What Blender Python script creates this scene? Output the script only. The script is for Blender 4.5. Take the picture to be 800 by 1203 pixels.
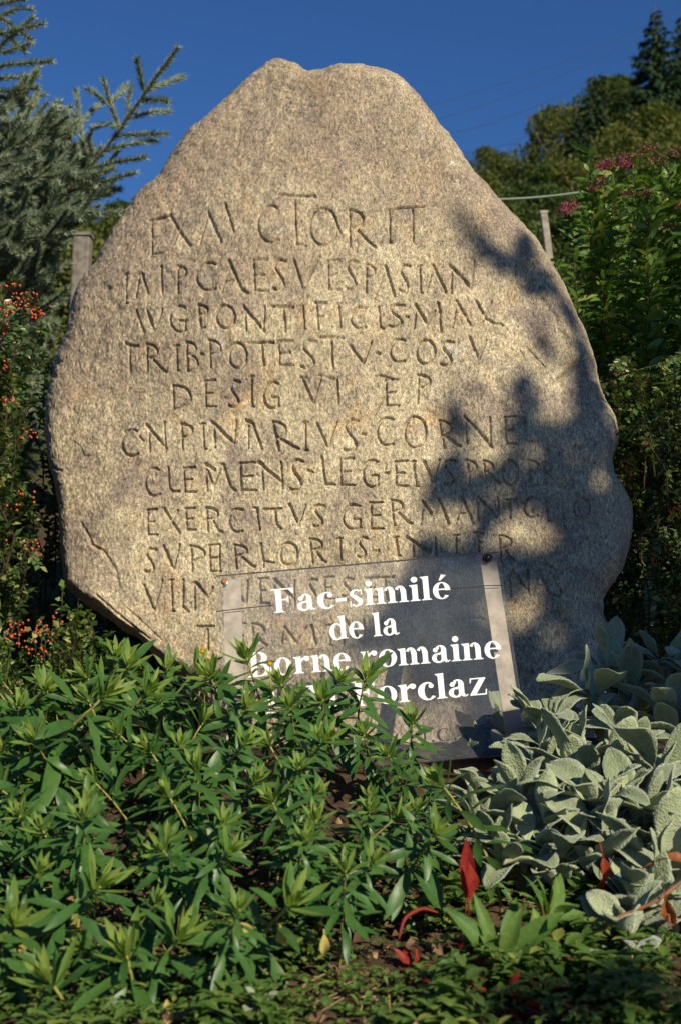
import bpy, math, random
import numpy as np
from mathutils import Vector, Matrix

for o in list(bpy.data.objects): bpy.data.objects.remove(o)
SC = bpy.context.scene
COL = SC.collection
R = math.radians
rng = np.random.default_rng(11)
random.seed(11)

# ------------------------------------------------------------------ camera, sky, sun, exposure
CAM_Z, PITCH, VFOV = 0.65, R(3.0), R(44.0)
FPX = 601.5 / math.tan(VFOV / 2)
cam = bpy.data.cameras.new('camera'); camo = bpy.data.objects.new('camera', cam); COL.objects.link(camo)
camo.location = (0, 0, CAM_Z); camo.rotation_euler = (R(90) + PITCH, 0, 0)
cam.sensor_fit = 'VERTICAL'; cam.sensor_height = 24.0; cam.lens = 12.0 / math.tan(VFOV / 2)
cam.clip_start = 0.05; cam.clip_end = 3000
cam.dof.use_dof = True; cam.dof.focus_distance = 3.3; cam.dof.aperture_fstop = 3.6
SC.camera = camo

SUN_AZ, SUN_EL = 35.0, 33.0            # degrees to the right of straight behind the camera, height
sa, se = R(SUN_AZ), R(SUN_EL)
SUN = np.array([math.sin(sa) * math.cos(se), -math.cos(sa) * math.cos(se), math.sin(se)])
w = bpy.data.worlds.new('World'); SC.world = w; w.use_nodes = True
nt = w.node_tree; nt.nodes.clear()
sky = nt.nodes.new('ShaderNodeTexSky'); sky.sky_type = 'NISHITA'; sky.sun_disc = False
sky.sun_elevation = se; sky.sun_rotation = math.atan2(SUN[0], SUN[1])
sky.altitude = 500; sky.air_density = 1.05; sky.dust_density = 0.0; sky.ozone_density = 10.0
bg = nt.nodes.new('ShaderNodeBackground'); bg.inputs[1].default_value = 0.068
out = nt.nodes.new('ShaderNodeOutputWorld')
tn = nt.nodes.new('ShaderNodeMix'); tn.data_type = 'RGBA'; tn.blend_type = 'MULTIPLY'; tn.inputs[0].default_value = 1.0
tn.inputs[7].default_value = (0.66, 0.85, 1.02, 1)           # the camera's white balance for this deep alpine blue
nt.links.new(sky.outputs[0], tn.inputs[6]); nt.links.new(tn.outputs[2], bg.inputs[0]); nt.links.new(bg.outputs[0], out.inputs[0])
sl = bpy.data.lights.new('sun', 'SUN'); sl.energy = 5.0; sl.angle = R(0.53); sl.color = (1.0, 0.91, 0.72)
so = bpy.data.objects.new('sun', sl); COL.objects.link(so)
so.rotation_euler = Vector(-SUN).to_track_quat('-Z', 'Y').to_euler(); so.location = (6, -8, 9)
SC.view_settings.view_transform = 'Standard'; SC.view_settings.look = 'None'
SC.view_settings.exposure = 0.23; SC.view_settings.gamma = 1.0
SC.view_settings.use_curve_mapping = False
SC.render.engine = 'CYCLES'
SC.cycles.transparent_max_bounces = 24

# ------------------------------------------------------------------ helpers
cp, sp = math.cos(PITCH), math.sin(PITCH)
def ray(px, py):
    a = (px - 400.0) / FPX; b = (601.5 - py) / FPX
    return np.array([a, cp - sp * b, sp + cp * b])
def P(px, py, Y):
    d = ray(px, py)
    return np.array([0, 0, CAM_Z]) + d * (Y / d[1])
def nrm(v):
    v = np.asarray(v, float)
    return v / np.maximum(np.linalg.norm(v, axis=-1, keepdims=True), 1e-9)
def smooth01(t):
    t = np.clip(t, 0, 1); return t * t * (3 - 2 * t)

def build(name, verts, faces, mat, parent=None, smooth=True, tint=None, loc=None):
    verts = np.asarray(verts, np.float32).reshape(-1, 3)
    if loc is not None: verts = verts - np.asarray(loc, np.float32)
    me = bpy.data.meshes.new(name)
    if isinstance(faces, np.ndarray): faces = [faces]
    faces = [np.asarray(f, np.int32) for f in faces if len(f)]
    me.vertices.add(len(verts)); me.vertices.foreach_set('co', verts.ravel())
    li = np.concatenate([f.ravel() for f in faces]); tot = np.concatenate([np.full(len(f), f.shape[1], np.int32) for f in faces])
    me.loops.add(len(li)); me.loops.foreach_set('vertex_index', li)
    me.polygons.add(len(tot)); st = np.zeros(len(tot), np.int32); st[1:] = np.cumsum(tot)[:-1]
    me.polygons.foreach_set('loop_start', st)
    me.polygons.foreach_set('use_smooth', np.full(len(tot), smooth, bool))
    if tint is not None:
        at = me.attributes.new('tint', 'FLOAT', 'POINT'); at.data.foreach_set('value', np.asarray(tint, np.float32).ravel())
    me.update(calc_edges=True); me.validate()
    if mat: me.materials.append(mat)
    o = bpy.data.objects.new(name, me); COL.objects.link(o)
    if loc is not None and parent is None: o.location = [float(c) for c in loc]
    if parent is not None: o.parent = parent
    return o
def tag(o, label=None, cat=None, group=None, kind=None):
    if label: o['label'] = label
    if cat: o['category'] = cat
    if group: o['group'] = group
    if kind: o['kind'] = kind
    return o
def empty(name, loc, label=None, cat=None, group=None):
    o = bpy.data.objects.new(name, None); COL.objects.link(o); o.location = [float(c) for c in loc]; o.empty_display_size = 0.1
    return tag(o, label, cat, group)
def dup(root, loc, rz=0, sc=1.0, tilt=(0, 0), label=None, group=None):
    r = root.copy(); COL.objects.link(r)
    r.location = [float(c) for c in loc]; r.rotation_euler = (tilt[0], tilt[1], rz); r.scale = (sc, sc, sc)
    if label: r['label'] = label
    if group: r['group'] = group
    for ch in list(root.children):
        c = ch.copy(); COL.objects.link(c); c.parent = r
        for g in ch.children:
            d = g.copy(); COL.objects.link(d); d.parent = c
    return r

class MB:
    """collects pieces into one mesh"""
    def __init__(s): s.v = []; s.q = []; s.t = []; s.tint = []; s.n = 0
    def add(s, v, f, tint=0.5):
        v = np.asarray(v, float).reshape(-1, 3); f = np.asarray(f, int)
        (s.q if f.shape[1] == 4 else s.t).append(f + s.n)
        s.v.append(v); s.tint.append(np.broadcast_to(np.asarray(tint, float), (len(v),)) if np.ndim(tint) == 0 else np.asarray(tint)); s.n += len(v)
    def tube(s, pts, rad, n=6, tint=0.5, cap=True):
        pts = np.asarray(pts, float); k = len(pts); rad = np.broadcast_to(np.asarray(rad, float), (k,))
        tan = nrm(np.gradient(pts, axis=0)); ref = np.array([0.31, 0.17, 0.93]) if abs(tan[0][2]) < 0.9 else np.array([1.0, 0.1, 0.05])
        a = nrm(np.cross(tan, ref)); b = np.cross(tan, a)
        th = np.arange(n) * 2 * np.pi / n
        v = pts[:, None] + rad[:, None, None] * (a[:, None] * np.cos(th)[None, :, None] + b[:, None] * np.sin(th)[None, :, None])
        i = np.arange(k - 1)[:, None] * n; j = np.arange(n)[None]; j2 = (j + 1) % n
        f = np.stack([i + j, i + j2, i + n + j2, i + n + j], -1).reshape(-1, 4)
        n0 = s.n
        s.add(v.reshape(-1, 3), f, tint)
        if cap:
            for e, idx in ((0, 0), (k - 1, (k - 1) * n)):
                c = s.n; ring = n0 + idx + np.arange(n)
                s.v.append(pts[e][None]); s.tint.append(np.array([tint if np.ndim(tint) == 0 else 0.5])); s.n += 1
                tri = np.stack([ring, np.roll(ring, -1), np.full(n, c)], -1)
                s.t.append(tri if e else tri[:, ::-1])
    def box(s, o, ax, ay, az, tint=0.5):
        o, ax, ay, az = [np.asarray(q, float) for q in (o, ax, ay, az)]
        v = [o + ax * i + ay * j + az * k for k in (0, 1) for j in (0, 1) for i in (0, 1)]
        s.add(v, [[0, 2, 3, 1], [4, 5, 7, 6], [0, 1, 5, 4], [2, 6, 7, 3], [0, 4, 6, 2], [1, 3, 7, 5]], tint)
    def ball(s, c, r, n=8, m=6, tint=0.5, sq=(1, 1, 1)):
        th = np.linspace(0, np.pi, m + 1); ph = np.arange(n) * 2 * np.pi / n
        v = np.stack([np.sin(th)[:, None] * np.cos(ph), np.sin(th)[:, None] * np.sin(ph), np.cos(th)[:, None] * np.ones(n)], -1) * np.array(sq) * r + np.asarray(c)
        i = np.arange(m)[:, None] * n; j = np.arange(n)[None]; j2 = (j + 1) % n
        s.add(v.reshape(-1, 3), np.stack([i + j, i + n + j, i + n + j2, i + j2], -1).reshape(-1, 4), tint)
    def build(s, name, mat, parent=None, smooth=True, loc=None):
        f = []
        if s.q: f.append(np.concatenate(s.q))
        if s.t: f.append(np.concatenate(s.t))
        return build(name, np.concatenate(s.v), f, mat, parent, smooth, np.concatenate(s.tint), loc)

def leaf_mesh(base, d, up, L, W, prof=None, nseg=4, curl=0.2, fold=0.25, wave=0.0, tint=None, cols=3):
    """N leaves at once -> verts, quads, tint. d = direction, up = the leaf's upper side"""
    base = np.asarray(base, float).reshape(-1, 3); N = len(base)
    d = nrm(np.broadcast_to(d, (N, 3))); up = np.broadcast_to(up, (N, 3))
    side = nrm(np.cross(d, up)); n = np.cross(side, d)
    L = np.broadcast_to(L, (N,)); W = np.broadcast_to(W, (N,)); curl = np.broadcast_to(curl, (N,)); fold = np.broadcast_to(fold, (N,))
    nseg = max(nseg, 2); t = np.linspace(0, 1, nseg + 1)
    if prof is None: prof = lambda t: np.sin(np.pi * np.clip(t, 0.02, .99) ** 0.8) ** 0.85
    pr = np.maximum(prof(t), 0.03)
    ang = curl[:, None] * t[None]                      # bends along its length
    cx = np.cumsum(np.cos(np.c_[np.zeros(N), ang[:, :-1] + ang[:, 1:]]) * np.r_[0, np.diff(t)][None], 1)
    cz = np.cumsum(np.sin(np.c_[np.zeros(N), ang[:, :-1] + ang[:, 1:]]) * np.r_[0, np.diff(t)][None], 1)
    c = base[:, None] + d[:, None] * (cx * L[:, None])[..., None] - n[:, None] * (cz * L[:, None])[..., None]
    nn = n[:, None] * np.cos(2 * ang)[..., None] + d[:, None] * np.sin(2 * ang)[..., None]
    us = np.linspace(-1, 1, cols)
    wv = rng.uniform(0, 6.28, N)
    V = []
    for u in us:
        hw = W[:, None] * 0.5 * pr[None]
        lift = fold[:, None] * hw * (abs(u) ** 1.3) + (wave * hw * np.sin(t[None] * 9 + wv[:, None] + 2 * np.sign(u)) * abs(u) if wave else 0)
        V.append(c + side[:, None] * (u * hw)[..., None] + nn * lift[..., None])
    V = np.stack(V, 2)                                  # N, nseg+1, cols, 3
    per = (nseg + 1) * cols
    i = (np.arange(nseg)[:, None] * cols + np.arange(cols - 1)[None]).ravel()
    q = np.stack([i, i + 1, i + cols + 1, i + cols], -1)
    F = (q[None] + (np.arange(N) * per)[:, None, None]).reshape(-1, 4)
    if tint is None: tint = rng.uniform(0, 1, N)
    T = np.repeat(np.broadcast_to(tint, (N,)), per)
    return V.reshape(-1, 3), F, T
def rand_dirs(n):
    return nrm(rng.normal(size=(n, 3)))

def vnoise(u, v, seed=0):
    """smooth 2-D value noise, about -1..1"""
    iu = np.floor(u).astype(np.int64); iv = np.floor(v).astype(np.int64); fu = u - iu; fv = v - iv
    fu = fu * fu * (3 - 2 * fu); fv = fv * fv * (3 - 2 * fv)
    def h(a, b):
        x = (a * 374761393 + b * 668265263 + seed * 974634541) & 0xffffffff
        x = ((x ^ (x >> 13)) * 1274126177) & 0xffffffff
        return ((x ^ (x >> 16)) & 0xffff) / 32767.5 - 1
    return (h(iu, iv) * (1 - fu) + h(iu + 1, iv) * fu) * (1 - fv) + (h(iu, iv + 1) * (1 - fu) + h(iu + 1, iv + 1) * fu) * fv
def fbm(u, v, octs, seed=0, gain=0.5):
    s = 0; a = 1.0
    for k in range(octs):
        s = s + a * vnoise(u * 2 ** k + 17.3 * k, v * 2 ** k - 9.1 * k, seed + k); a *= gain
    return s

# ------------------------------------------------------------------ materials
def new_mat(name):
    m = bpy.data.materials.new(name); m.use_nodes = True; t = m.node_tree; t.nodes.clear()
    o = t.nodes.new('ShaderNodeOutputMaterial')
    return m, t, o
def N(t, typ, **kw):
    n = t.nodes.new(typ)
    for k, v in kw.items(): setattr(n, k, v)
    return n
def ramp(t, src, stops, interp='LINEAR'):
    r = N(t, 'ShaderNodeValToRGB'); r.color_ramp.interpolation = interp
    e = r.color_ramp.elements
    while len(e) < len(stops): e.new(0.5)
    for k, (p, c) in enumerate(stops):
        e[k].position = p; e[k].color = (*c, 1) if len(c) == 3 else c
    t.links.new(src, r.inputs[0]); return r.outputs[0]
def noise(t, vec, scale, detail=3, rough=0.55, dist=0.0):
    n = N(t, 'ShaderNodeTexNoise'); n.inputs['Scale'].default_value = scale; n.inputs['Detail'].default_value = detail
    n.inputs['Roughness'].default_value = rough; n.inputs['Distortion'].default_value = dist
    t.links.new(vec, n.inputs['Vector']); return n.outputs[0]
def mixc(t, fac, a, b, mode='MIX'):
    m = N(t, 'ShaderNodeMix', data_type='RGBA', blend_type=mode)
    for s, v in ((m.inputs[0], fac), (m.inputs[6], a), (m.inputs[7], b)):
        if isinstance(v, (int, float)): s.default_value = v
        elif isinstance(v, tuple): s.default_value = (*v, 1)
        else: t.links.new(v, s)
    return m.outputs[2]
def bump(t, h, strength, dist):
    b = N(t, 'ShaderNodeBump'); b.inputs['Strength'].default_value = strength; b.inputs['Distance'].default_value = dist
    t.links.new(h, b.inputs['Height']); return b.outputs[0]
def plain(name, col, rough=0.7, var=0.15, scale=30, spec=0.3, metal=0.0, bmp=0.3, bd=0.002):
    m, t, o = new_mat(name); tc = N(t, 'ShaderNodeTexCoord').outputs['Object']
    n = noise(t, tc, scale, 5)
    c = ramp(t, n, [(0.25, tuple(max(0, x * (1 - var * 1.6)) for x in col)), (0.55, col), (0.8, tuple(min(1, x * (1 + var)) for x in col))])
    p = N(t, 'ShaderNodeBsdfPrincipled'); t.links.new(c, p.inputs['Base Color'])
    p.inputs['Roughness'].default_value = rough; p.inputs['Specular IOR Level'].default_value = spec; p.inputs['Metallic'].default_value = metal
    t.links.new(bump(t, n, bmp, bd), p.inputs['Normal']); t.links.new(p.outputs[0], o.inputs[0]); return m
def leaf_mat(name, c0, c1, c2=None, rough=0.5, spec=0.35, trans=0.25, tcol=None, nscale=60, back=None, bmpd=0.0006):
    """tint 0..1 runs c0 -> c1 (-> c2 for the last tenth)"""
    m, t, o = new_mat(name)
    at = N(t, 'ShaderNodeAttribute', attribute_name='tint'); tc = N(t, 'ShaderNodeTexCoord').outputs['Object']
    n = noise(t, tc, nscale, 3)
    stops = [(0.0, c0), (0.86 if c2 else 1.0, c1)] + ([(0.95, c2)] if c2 else [])
    c = ramp(t, at.outputs['Fac'], stops)
    c = mixc(t, 0.5, c, ramp(t, n, [(0.3, (0.62, 0.62, 0.6)), (0.7, (1.25, 1.22, 1.15))]), 'MULTIPLY')
    if back:
        g = N(t, 'ShaderNodeNewGeometry'); c = mixc(t, g.outputs['Backfacing'], c, back)
    p = N(t, 'ShaderNodeBsdfPrincipled'); t.links.new(c, p.inputs['Base Color'])
    p.inputs['Roughness'].default_value = rough; p.inputs['Specular IOR Level'].default_value = spec
    t.links.new(bump(t, n, 0.5, bmpd), p.inputs['Normal'])
    tr = N(t, 'ShaderNodeBsdfTranslucent')
    t.links.new(mixc(t, 1.0, c, tcol or (1.5, 1.7, 0.6), 'MULTIPLY'), tr.inputs[0])
    mx = N(t, 'ShaderNodeMixShader'); mx.inputs[0].default_value = trans
    t.links.new(p.outputs[0], mx.inputs[1]); t.links.new(tr.outputs[0], mx.inputs[2]); t.links.new(mx.outputs[0], o.inputs[0])
    return m

# granite
def granite():
    m, t, o = new_mat('granite'); tc = N(t, 'ShaderNodeTexCoord').outputs['Object']
    mp = N(t, 'ShaderNodeMapping'); mp.inputs['Scale'].default_value = (1.25, 1.0, 0.62); mp.inputs['Rotation'].default_value = (0, R(12), 0); t.links.new(tc, mp.inputs[0]); st = mp.outputs[0]
    big = noise(t, tc, 2.6, 6, 0.6, 0.4)
    base = ramp(t, big, [(0.30, (0.30, 0.245, 0.18)), (0.45, (0.43, 0.365, 0.245)), (0.6, (0.50, 0.43, 0.295)), (0.75, (0.44, 0.39, 0.30))])
    ochre = noise(t, tc, 9.0, 5, 0.6)
    base = mixc(t, ramp(t, ochre, [(0.55, (0, 0, 0)), (0.72, (.55, .55, .55))]), base, (0.48, 0.305, 0.135))
    stain = noise(t, tc, 5.2, 4, 0.55, 0.8)
    base = mixc(t, ramp(t, stain, [(0.53, (0, 0, 0)), (0.66, (.75, .75, .75))]), base, (0.23, 0.18, 0.158))
    # brown weathering crust, thickest on the crest, ragged; left flank also has facet shade painted in
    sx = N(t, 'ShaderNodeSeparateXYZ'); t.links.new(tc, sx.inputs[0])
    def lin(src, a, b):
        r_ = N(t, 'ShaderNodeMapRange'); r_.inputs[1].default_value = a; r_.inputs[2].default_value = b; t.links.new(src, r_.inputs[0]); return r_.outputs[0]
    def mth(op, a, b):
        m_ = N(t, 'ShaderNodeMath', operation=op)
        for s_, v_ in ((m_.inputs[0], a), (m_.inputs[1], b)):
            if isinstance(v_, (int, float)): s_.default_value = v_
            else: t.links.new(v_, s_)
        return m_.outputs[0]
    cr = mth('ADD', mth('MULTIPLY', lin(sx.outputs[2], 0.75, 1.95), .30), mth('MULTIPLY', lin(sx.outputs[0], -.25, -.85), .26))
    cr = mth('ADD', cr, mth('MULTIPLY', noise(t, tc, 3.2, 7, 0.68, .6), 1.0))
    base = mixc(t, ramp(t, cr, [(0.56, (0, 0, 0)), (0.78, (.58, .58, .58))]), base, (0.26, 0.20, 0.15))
    bl = noise(t, tc, 8.5, 5, 0.62, 1.2)
    base = mixc(t, ramp(t, bl, [(0.58, (0, 0, 0)), (0.66, (.5, .5, .5))]), base, (0.20, 0.165, 0.15))
    wv = noise(t, st, 22, 6, 0.7)
    base = mixc(t, .6, base, ramp(t, wv, [(0.3, (.66, .63, .6)), (0.5, (1, 1, 1)), (0.7, (1.22, 1.2, 1.15))]), 'MULTIPLY')
    lich = noise(t, tc, 7.5, 6, 0.65)
    base = mixc(t, ramp(t, lich, [(0.66, (0, 0, 0)), (0.72, (.6, .6, .6))]), base, (0.56, 0.52, 0.45))
    sp1 = noise(t, st, 115, 4, 0.75)
    base = mixc(t, 0.95, base, ramp(t, sp1, [(0.32, (0.25, 0.22, 0.2)), (0.44, (0.78, 0.76, 0.74)), (0.55, (1.12, 1.1, 1.06)), (0.68, (1.7, 1.68, 1.62))]), 'MULTIPLY')
    sp2 = noise(t, st, 330, 3, 0.7)
    base = mixc(t, 0.7, base, ramp(t, sp2, [(0.36, (0.28, 0.25, 0.23)), (0.48, (.95, .95, .95)), (0.62, (1.6, 1.57, 1.5))]), 'MULTIPLY')
    p = N(t, 'ShaderNodeBsdfPrincipled'); t.links.new(base, p.inputs['Base Color']); p.inputs['Roughness'].default_value = 0.82; p.inputs['Specular IOR Level'].default_value = 0.3
    b1 = N(t, 'ShaderNodeBump'); b1.inputs['Strength'].default_value = 0.9; b1.inputs['Distance'].default_value = 0.003; t.links.new(sp1, b1.inputs['Height'])
    b2 = N(t, 'ShaderNodeBump'); b2.inputs['Strength'].default_value = 0.8; b2.inputs['Distance'].default_value = 0.0018; t.links.new(sp2, b2.inputs['Height']); t.links.new(b1.outputs[0], b2.inputs['Normal'])
    t.links.new(b2.outputs[0], p.inputs['Normal']); t.links.new(p.outputs[0], o.inputs[0]); return m
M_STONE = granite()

def acrylic():
    m, t, o = new_mat('acrylic'); tc = N(t, 'ShaderNodeTexCoord').outputs['Object']
    n = noise(t, tc, 6, 6, 0.65); n2 = noise(t, tc, 140, 3)
    tr = N(t, 'ShaderNodeBsdfTransparent'); tr.inputs[0].default_value = (0.90, 0.90, 0.91, 1)
    df = N(t, 'ShaderNodeBsdfDiffuse'); df.inputs[0].default_value = (0.48, 0.49, 0.50, 1)
    gl = N(t, 'ShaderNodeBsdfGlossy'); gl.inputs['Roughness'].default_value = 0.06
    fr = N(t, 'ShaderNodeFresnel'); fr.inputs[0].default_value = 1.49
    dust = N(t, 'ShaderNodeMath', operation='MULTIPLY'); t.links.new(ramp(t, n, [(0.3, (.055, .055, .055)), (0.7, (.15, .15, .15))]), dust.inputs[0])
    t.links.new(ramp(t, n2, [(0.3, (.7, .7, .7)), (0.7, (1, 1, 1))]), dust.inputs[1])
    m1 = N(t, 'ShaderNodeMixShader'); t.links.new(dust.outputs[0], m1.inputs[0]); t.links.new(tr.outputs[0], m1.inputs[1]); t.links.new(df.outputs[0], m1.inputs[2])
    m2 = N(t, 'ShaderNodeMixShader'); t.links.new(fr.outputs[0], m2.inputs[0]); t.links.new(m1.outputs[0], m2.inputs[1]); t.links.new(gl.outputs[0], m2.inputs[2])
    t.links.new(m2.outputs[0], o.inputs[0]); return m
M_ACR = acrylic()
M_ACREDGE = plain('acrylic_edge', (0.52, 0.5, 0.44), 0.35, 0.1, 40, 0.5)
M_WHITE = plain('white_vinyl', (0.80, 0.79, 0.76), 0.5, 0.04, 60, 0.3, bmp=0.05)
M_BLACKTXT = plain('black_vinyl', (0.03, 0.03, 0.03), 0.5, 0.1, 60)
M_CRACK = plain('crack_grey', (0.03, 0.028, 0.026), 0.8, 0.2, 90)
M_BAR = plain('weathered_bar', (0.52, 0.45, 0.36), 0.75, 0.25, 38, 0.25, bmp=0.5)
M_RUST = plain('rusty_bolt', (0.42, 0.15, 0.06), 0.75, 0.3, 200)
M_DARKBOLT = plain('dark_bolt', (0.05, 0.05, 0.055), 0.3, 0.2, 200, 0.6, 0.8)
M_SILVER = plain('bolt_ring', (0.5, 0.48, 0.45), 0.35, 0.1, 200, 0.6, 0.9)
M_WOOD = plain('weathered_post', (0.36, 0.31, 0.25), 0.85, 0.3, 25, 0.2, bmp=0.6, bd=0.004)
M_WIRE = plain('dark_cable', (0.03, 0.035, 0.05), 0.6, 0.1, 5)
M_CORD = plain('pale_green_cord', (0.26, 0.33, 0.25), 0.7, 0.1, 5)
M_BARK = plain('bark', (0.12, 0.085, 0.06), 0.9, 0.4, 22, 0.15, bmp=0.8, bd=0.01)
M_TWIG = plain('twig_brown', (0.07, 0.042, 0.028), 0.85, 0.3, 60, 0.2)
M_SPURGE_STEM = plain('spurge_stem', (0.32, 0.28, 0.075), 0.6, 0.3, 50, 0.3)
M_SPURGE = leaf_mat('spurge_leaf', (0.028, 0.09, 0.019), (0.072, 0.155, 0.031), (0.26, 0.26, 0.06), 0.42, 0.4, 0.2)
M_SPURGE_TIP = leaf_mat('spurge_tip', (0.13, 0.22, 0.04), (0.28, 0.36, 0.08), None, 0.5, 0.3, 0.32)
M_YELLOW = leaf_mat('orange_flower', (0.55, 0.30, 0.02), (0.68, 0.40, 0.03), None, 0.6, 0.2, 0.2, (1.2, 1.1, .6))
M_DRYYEL = leaf_mat('yellow_leaf', (0.55, 0.42, 0.10), (0.62, 0.52, 0.2), None, 0.6, 0.2, 0.3, (1.2, 1.1, .6))
M_LITTER = leaf_mat('dead_leaf', (0.09, 0.05, 0.03), (0.27, 0.17, 0.1), (0.42, 0.3, 0.16), 0.8, 0.15, 0.12, (1.2, 1, .7))
M_RED = leaf_mat('red_leaf', (0.26, 0.016, 0.014), (0.33, 0.04, 0.02), (0.30, 0.10, 0.03), 0.5, 0.3, 0.35, (1.5, .8, .6), nscale=170, bmpd=.002)
M_HERB = leaf_mat('herb_leaf', (0.075, 0.165, 0.03), (0.17, 0.26, 0.055), None, 0.55, 0.3, 0.3, nscale=110, bmpd=.0012)
M_COVER = leaf_mat('ground_cover_leaf', (0.055, 0.125, 0.025), (0.14, 0.22, 0.045), (0.24, 0.27, 0.06), 0.5, 0.3, 0.25)
M_COTON = leaf_mat('cotoneaster_leaf', (0.035, 0.08, 0.02), (0.10, 0.15, 0.035), (0.26, 0.26, 0.08), 0.35, 0.45, 0.15)
M_LIGHTLEAF = leaf_mat('pale_round_leaf', (0.10, 0.19, 0.04), (0.2, 0.29, 0.07), (0.36, 0.36, 0.12), 0.45, 0.35, 0.3)
M_BERRY = plain('red_berry', (0.52, 0.075, 0.02), 0.35, 0.25, 90, 0.5, bmp=0.05)
M_SPIREA = leaf_mat('spirea_leaf', (0.06, 0.135, 0.022), (0.15, 0.25, 0.045), (0.30, 0.32, 0.08), 0.42, 0.4, 0.25)
M_PINK = leaf_mat('pink_floret', (0.25, 0.05, 0.075), (0.36, 0.11, 0.15), None, 0.7, 0.15, 0.3, (1.3, .8, 1))
M_FADED = leaf_mat('faded_floret', (0.17, 0.075, 0.055), (0.26, 0.13, 0.09), None, 0.8, 0.1, 0.2, (1.2, .9, .8))
M_NEEDLE = leaf_mat('spruce_needle', (0.17, 0.23, 0.15), (0.32, 0.365, 0.25), (0.38, 0.40, 0.27), 0.5, 0.35, 0.12, nscale=9)
M_CONIFER = leaf_mat('fir_foliage', (0.022, 0.05, 0.024), (0.05, 0.08, 0.03), None, 0.7, 0.15, 0.1, nscale=0.7)
M_OLIVE = leaf_mat('olive_foliage', (0.07, 0.095, 0.02), (0.14, 0.15, 0.03), (0.2, 0.17, 0.04), 0.6, 0.2, 0.25, nscale=0.6)
M_GREENTREE = leaf_mat('green_foliage', (0.045, 0.075, 0.018), (0.09, 0.12, 0.028), None, 0.6, 0.2, 0.22, nscale=0.6)
M_SHADE = leaf_mat('garden_tree_leaf', (0.05, 0.1, 0.02), (0.09, 0.14, 0.03), None, 0.5, 0.3, 0.12)

def lamb_mat(name, c0, c1):
    m, t, o = new_mat(name); at = N(t, 'ShaderNodeAttribute', attribute_name='tint'); tc = N(t, 'ShaderNodeTexCoord').outputs['Object']
    n = noise(t, tc, 45, 4); v = N(t, 'ShaderNodeTexVoronoi'); v.inputs['Scale'].default_value = 230; t.links.new(tc, v.inputs['Vector'])
    c = ramp(t, at.outputs['Fac'], [(0, c0), (0.85, c1), (0.97, (0.40, 0.40, 0.18))])
    c = mixc(t, 0.55, c, ramp(t, n, [(0.3, (0.68, 0.70, 0.64)), (0.7, (1.25, 1.22, 1.2))]), 'MULTIPLY')
    c = mixc(t, 0.5, c, ramp(t, v.outputs['Distance'], [(0.1, (0.75, 0.8, 0.7)), (0.6, (1.2, 1.18, 1.15))]), 'MULTIPLY')
    rim = N(t, 'ShaderNodeAttribute', attribute_name='rim')
    c = mixc(t, ramp(t, rim.outputs['Fac'], [(0.0, (.2, .2, .2)), (0.1, (0, 0, 0)), (0.6, (0, 0, 0)), (0.97, (.42, .42, .42))]), c, (0.50, 0.53, 0.40))
    p = N(t, 'ShaderNodeBsdfPrincipled'); t.links.new(c, p.inputs['Base Color']); p.inputs['Roughness'].default_value = 0.95
    p.inputs['Specular IOR Level'].default_value = 0.1
    p.inputs['Sheen Weight'].default_value = 0.4; p.inputs['Sheen Roughness'].default_value = 0.4; p.inputs['Sheen Tint'].default_value = (0.95, 1, 0.9, 1)
    t.links.new(bump(t, v.outputs['Distance'], 0.8, 0.0022), p.inputs['Normal'])
    tr = N(t, 'ShaderNodeBsdfTranslucent'); t.links.new(mixc(t, 1.0, c, (1.0, 1.15, .6), 'MULTIPLY'), tr.inputs[0])
    mx = N(t, 'ShaderNodeMixShader'); mx.inputs[0].default_value = 0.12
    t.links.new(p.outputs[0], mx.inputs[1]); t.links.new(tr.outputs[0], mx.inputs[2]); t.links.new(mx.outputs[0], o.inputs[0]); return m
M_LAMB = lamb_mat('lambs_ear_leaf', (0.19, 0.235, 0.13), (0.285, 0.325, 0.20))
M_LAMBY = lamb_mat('lambs_ear_young_leaf', (0.28, 0.33, 0.18), (0.37, 0.41, 0.25))

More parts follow.
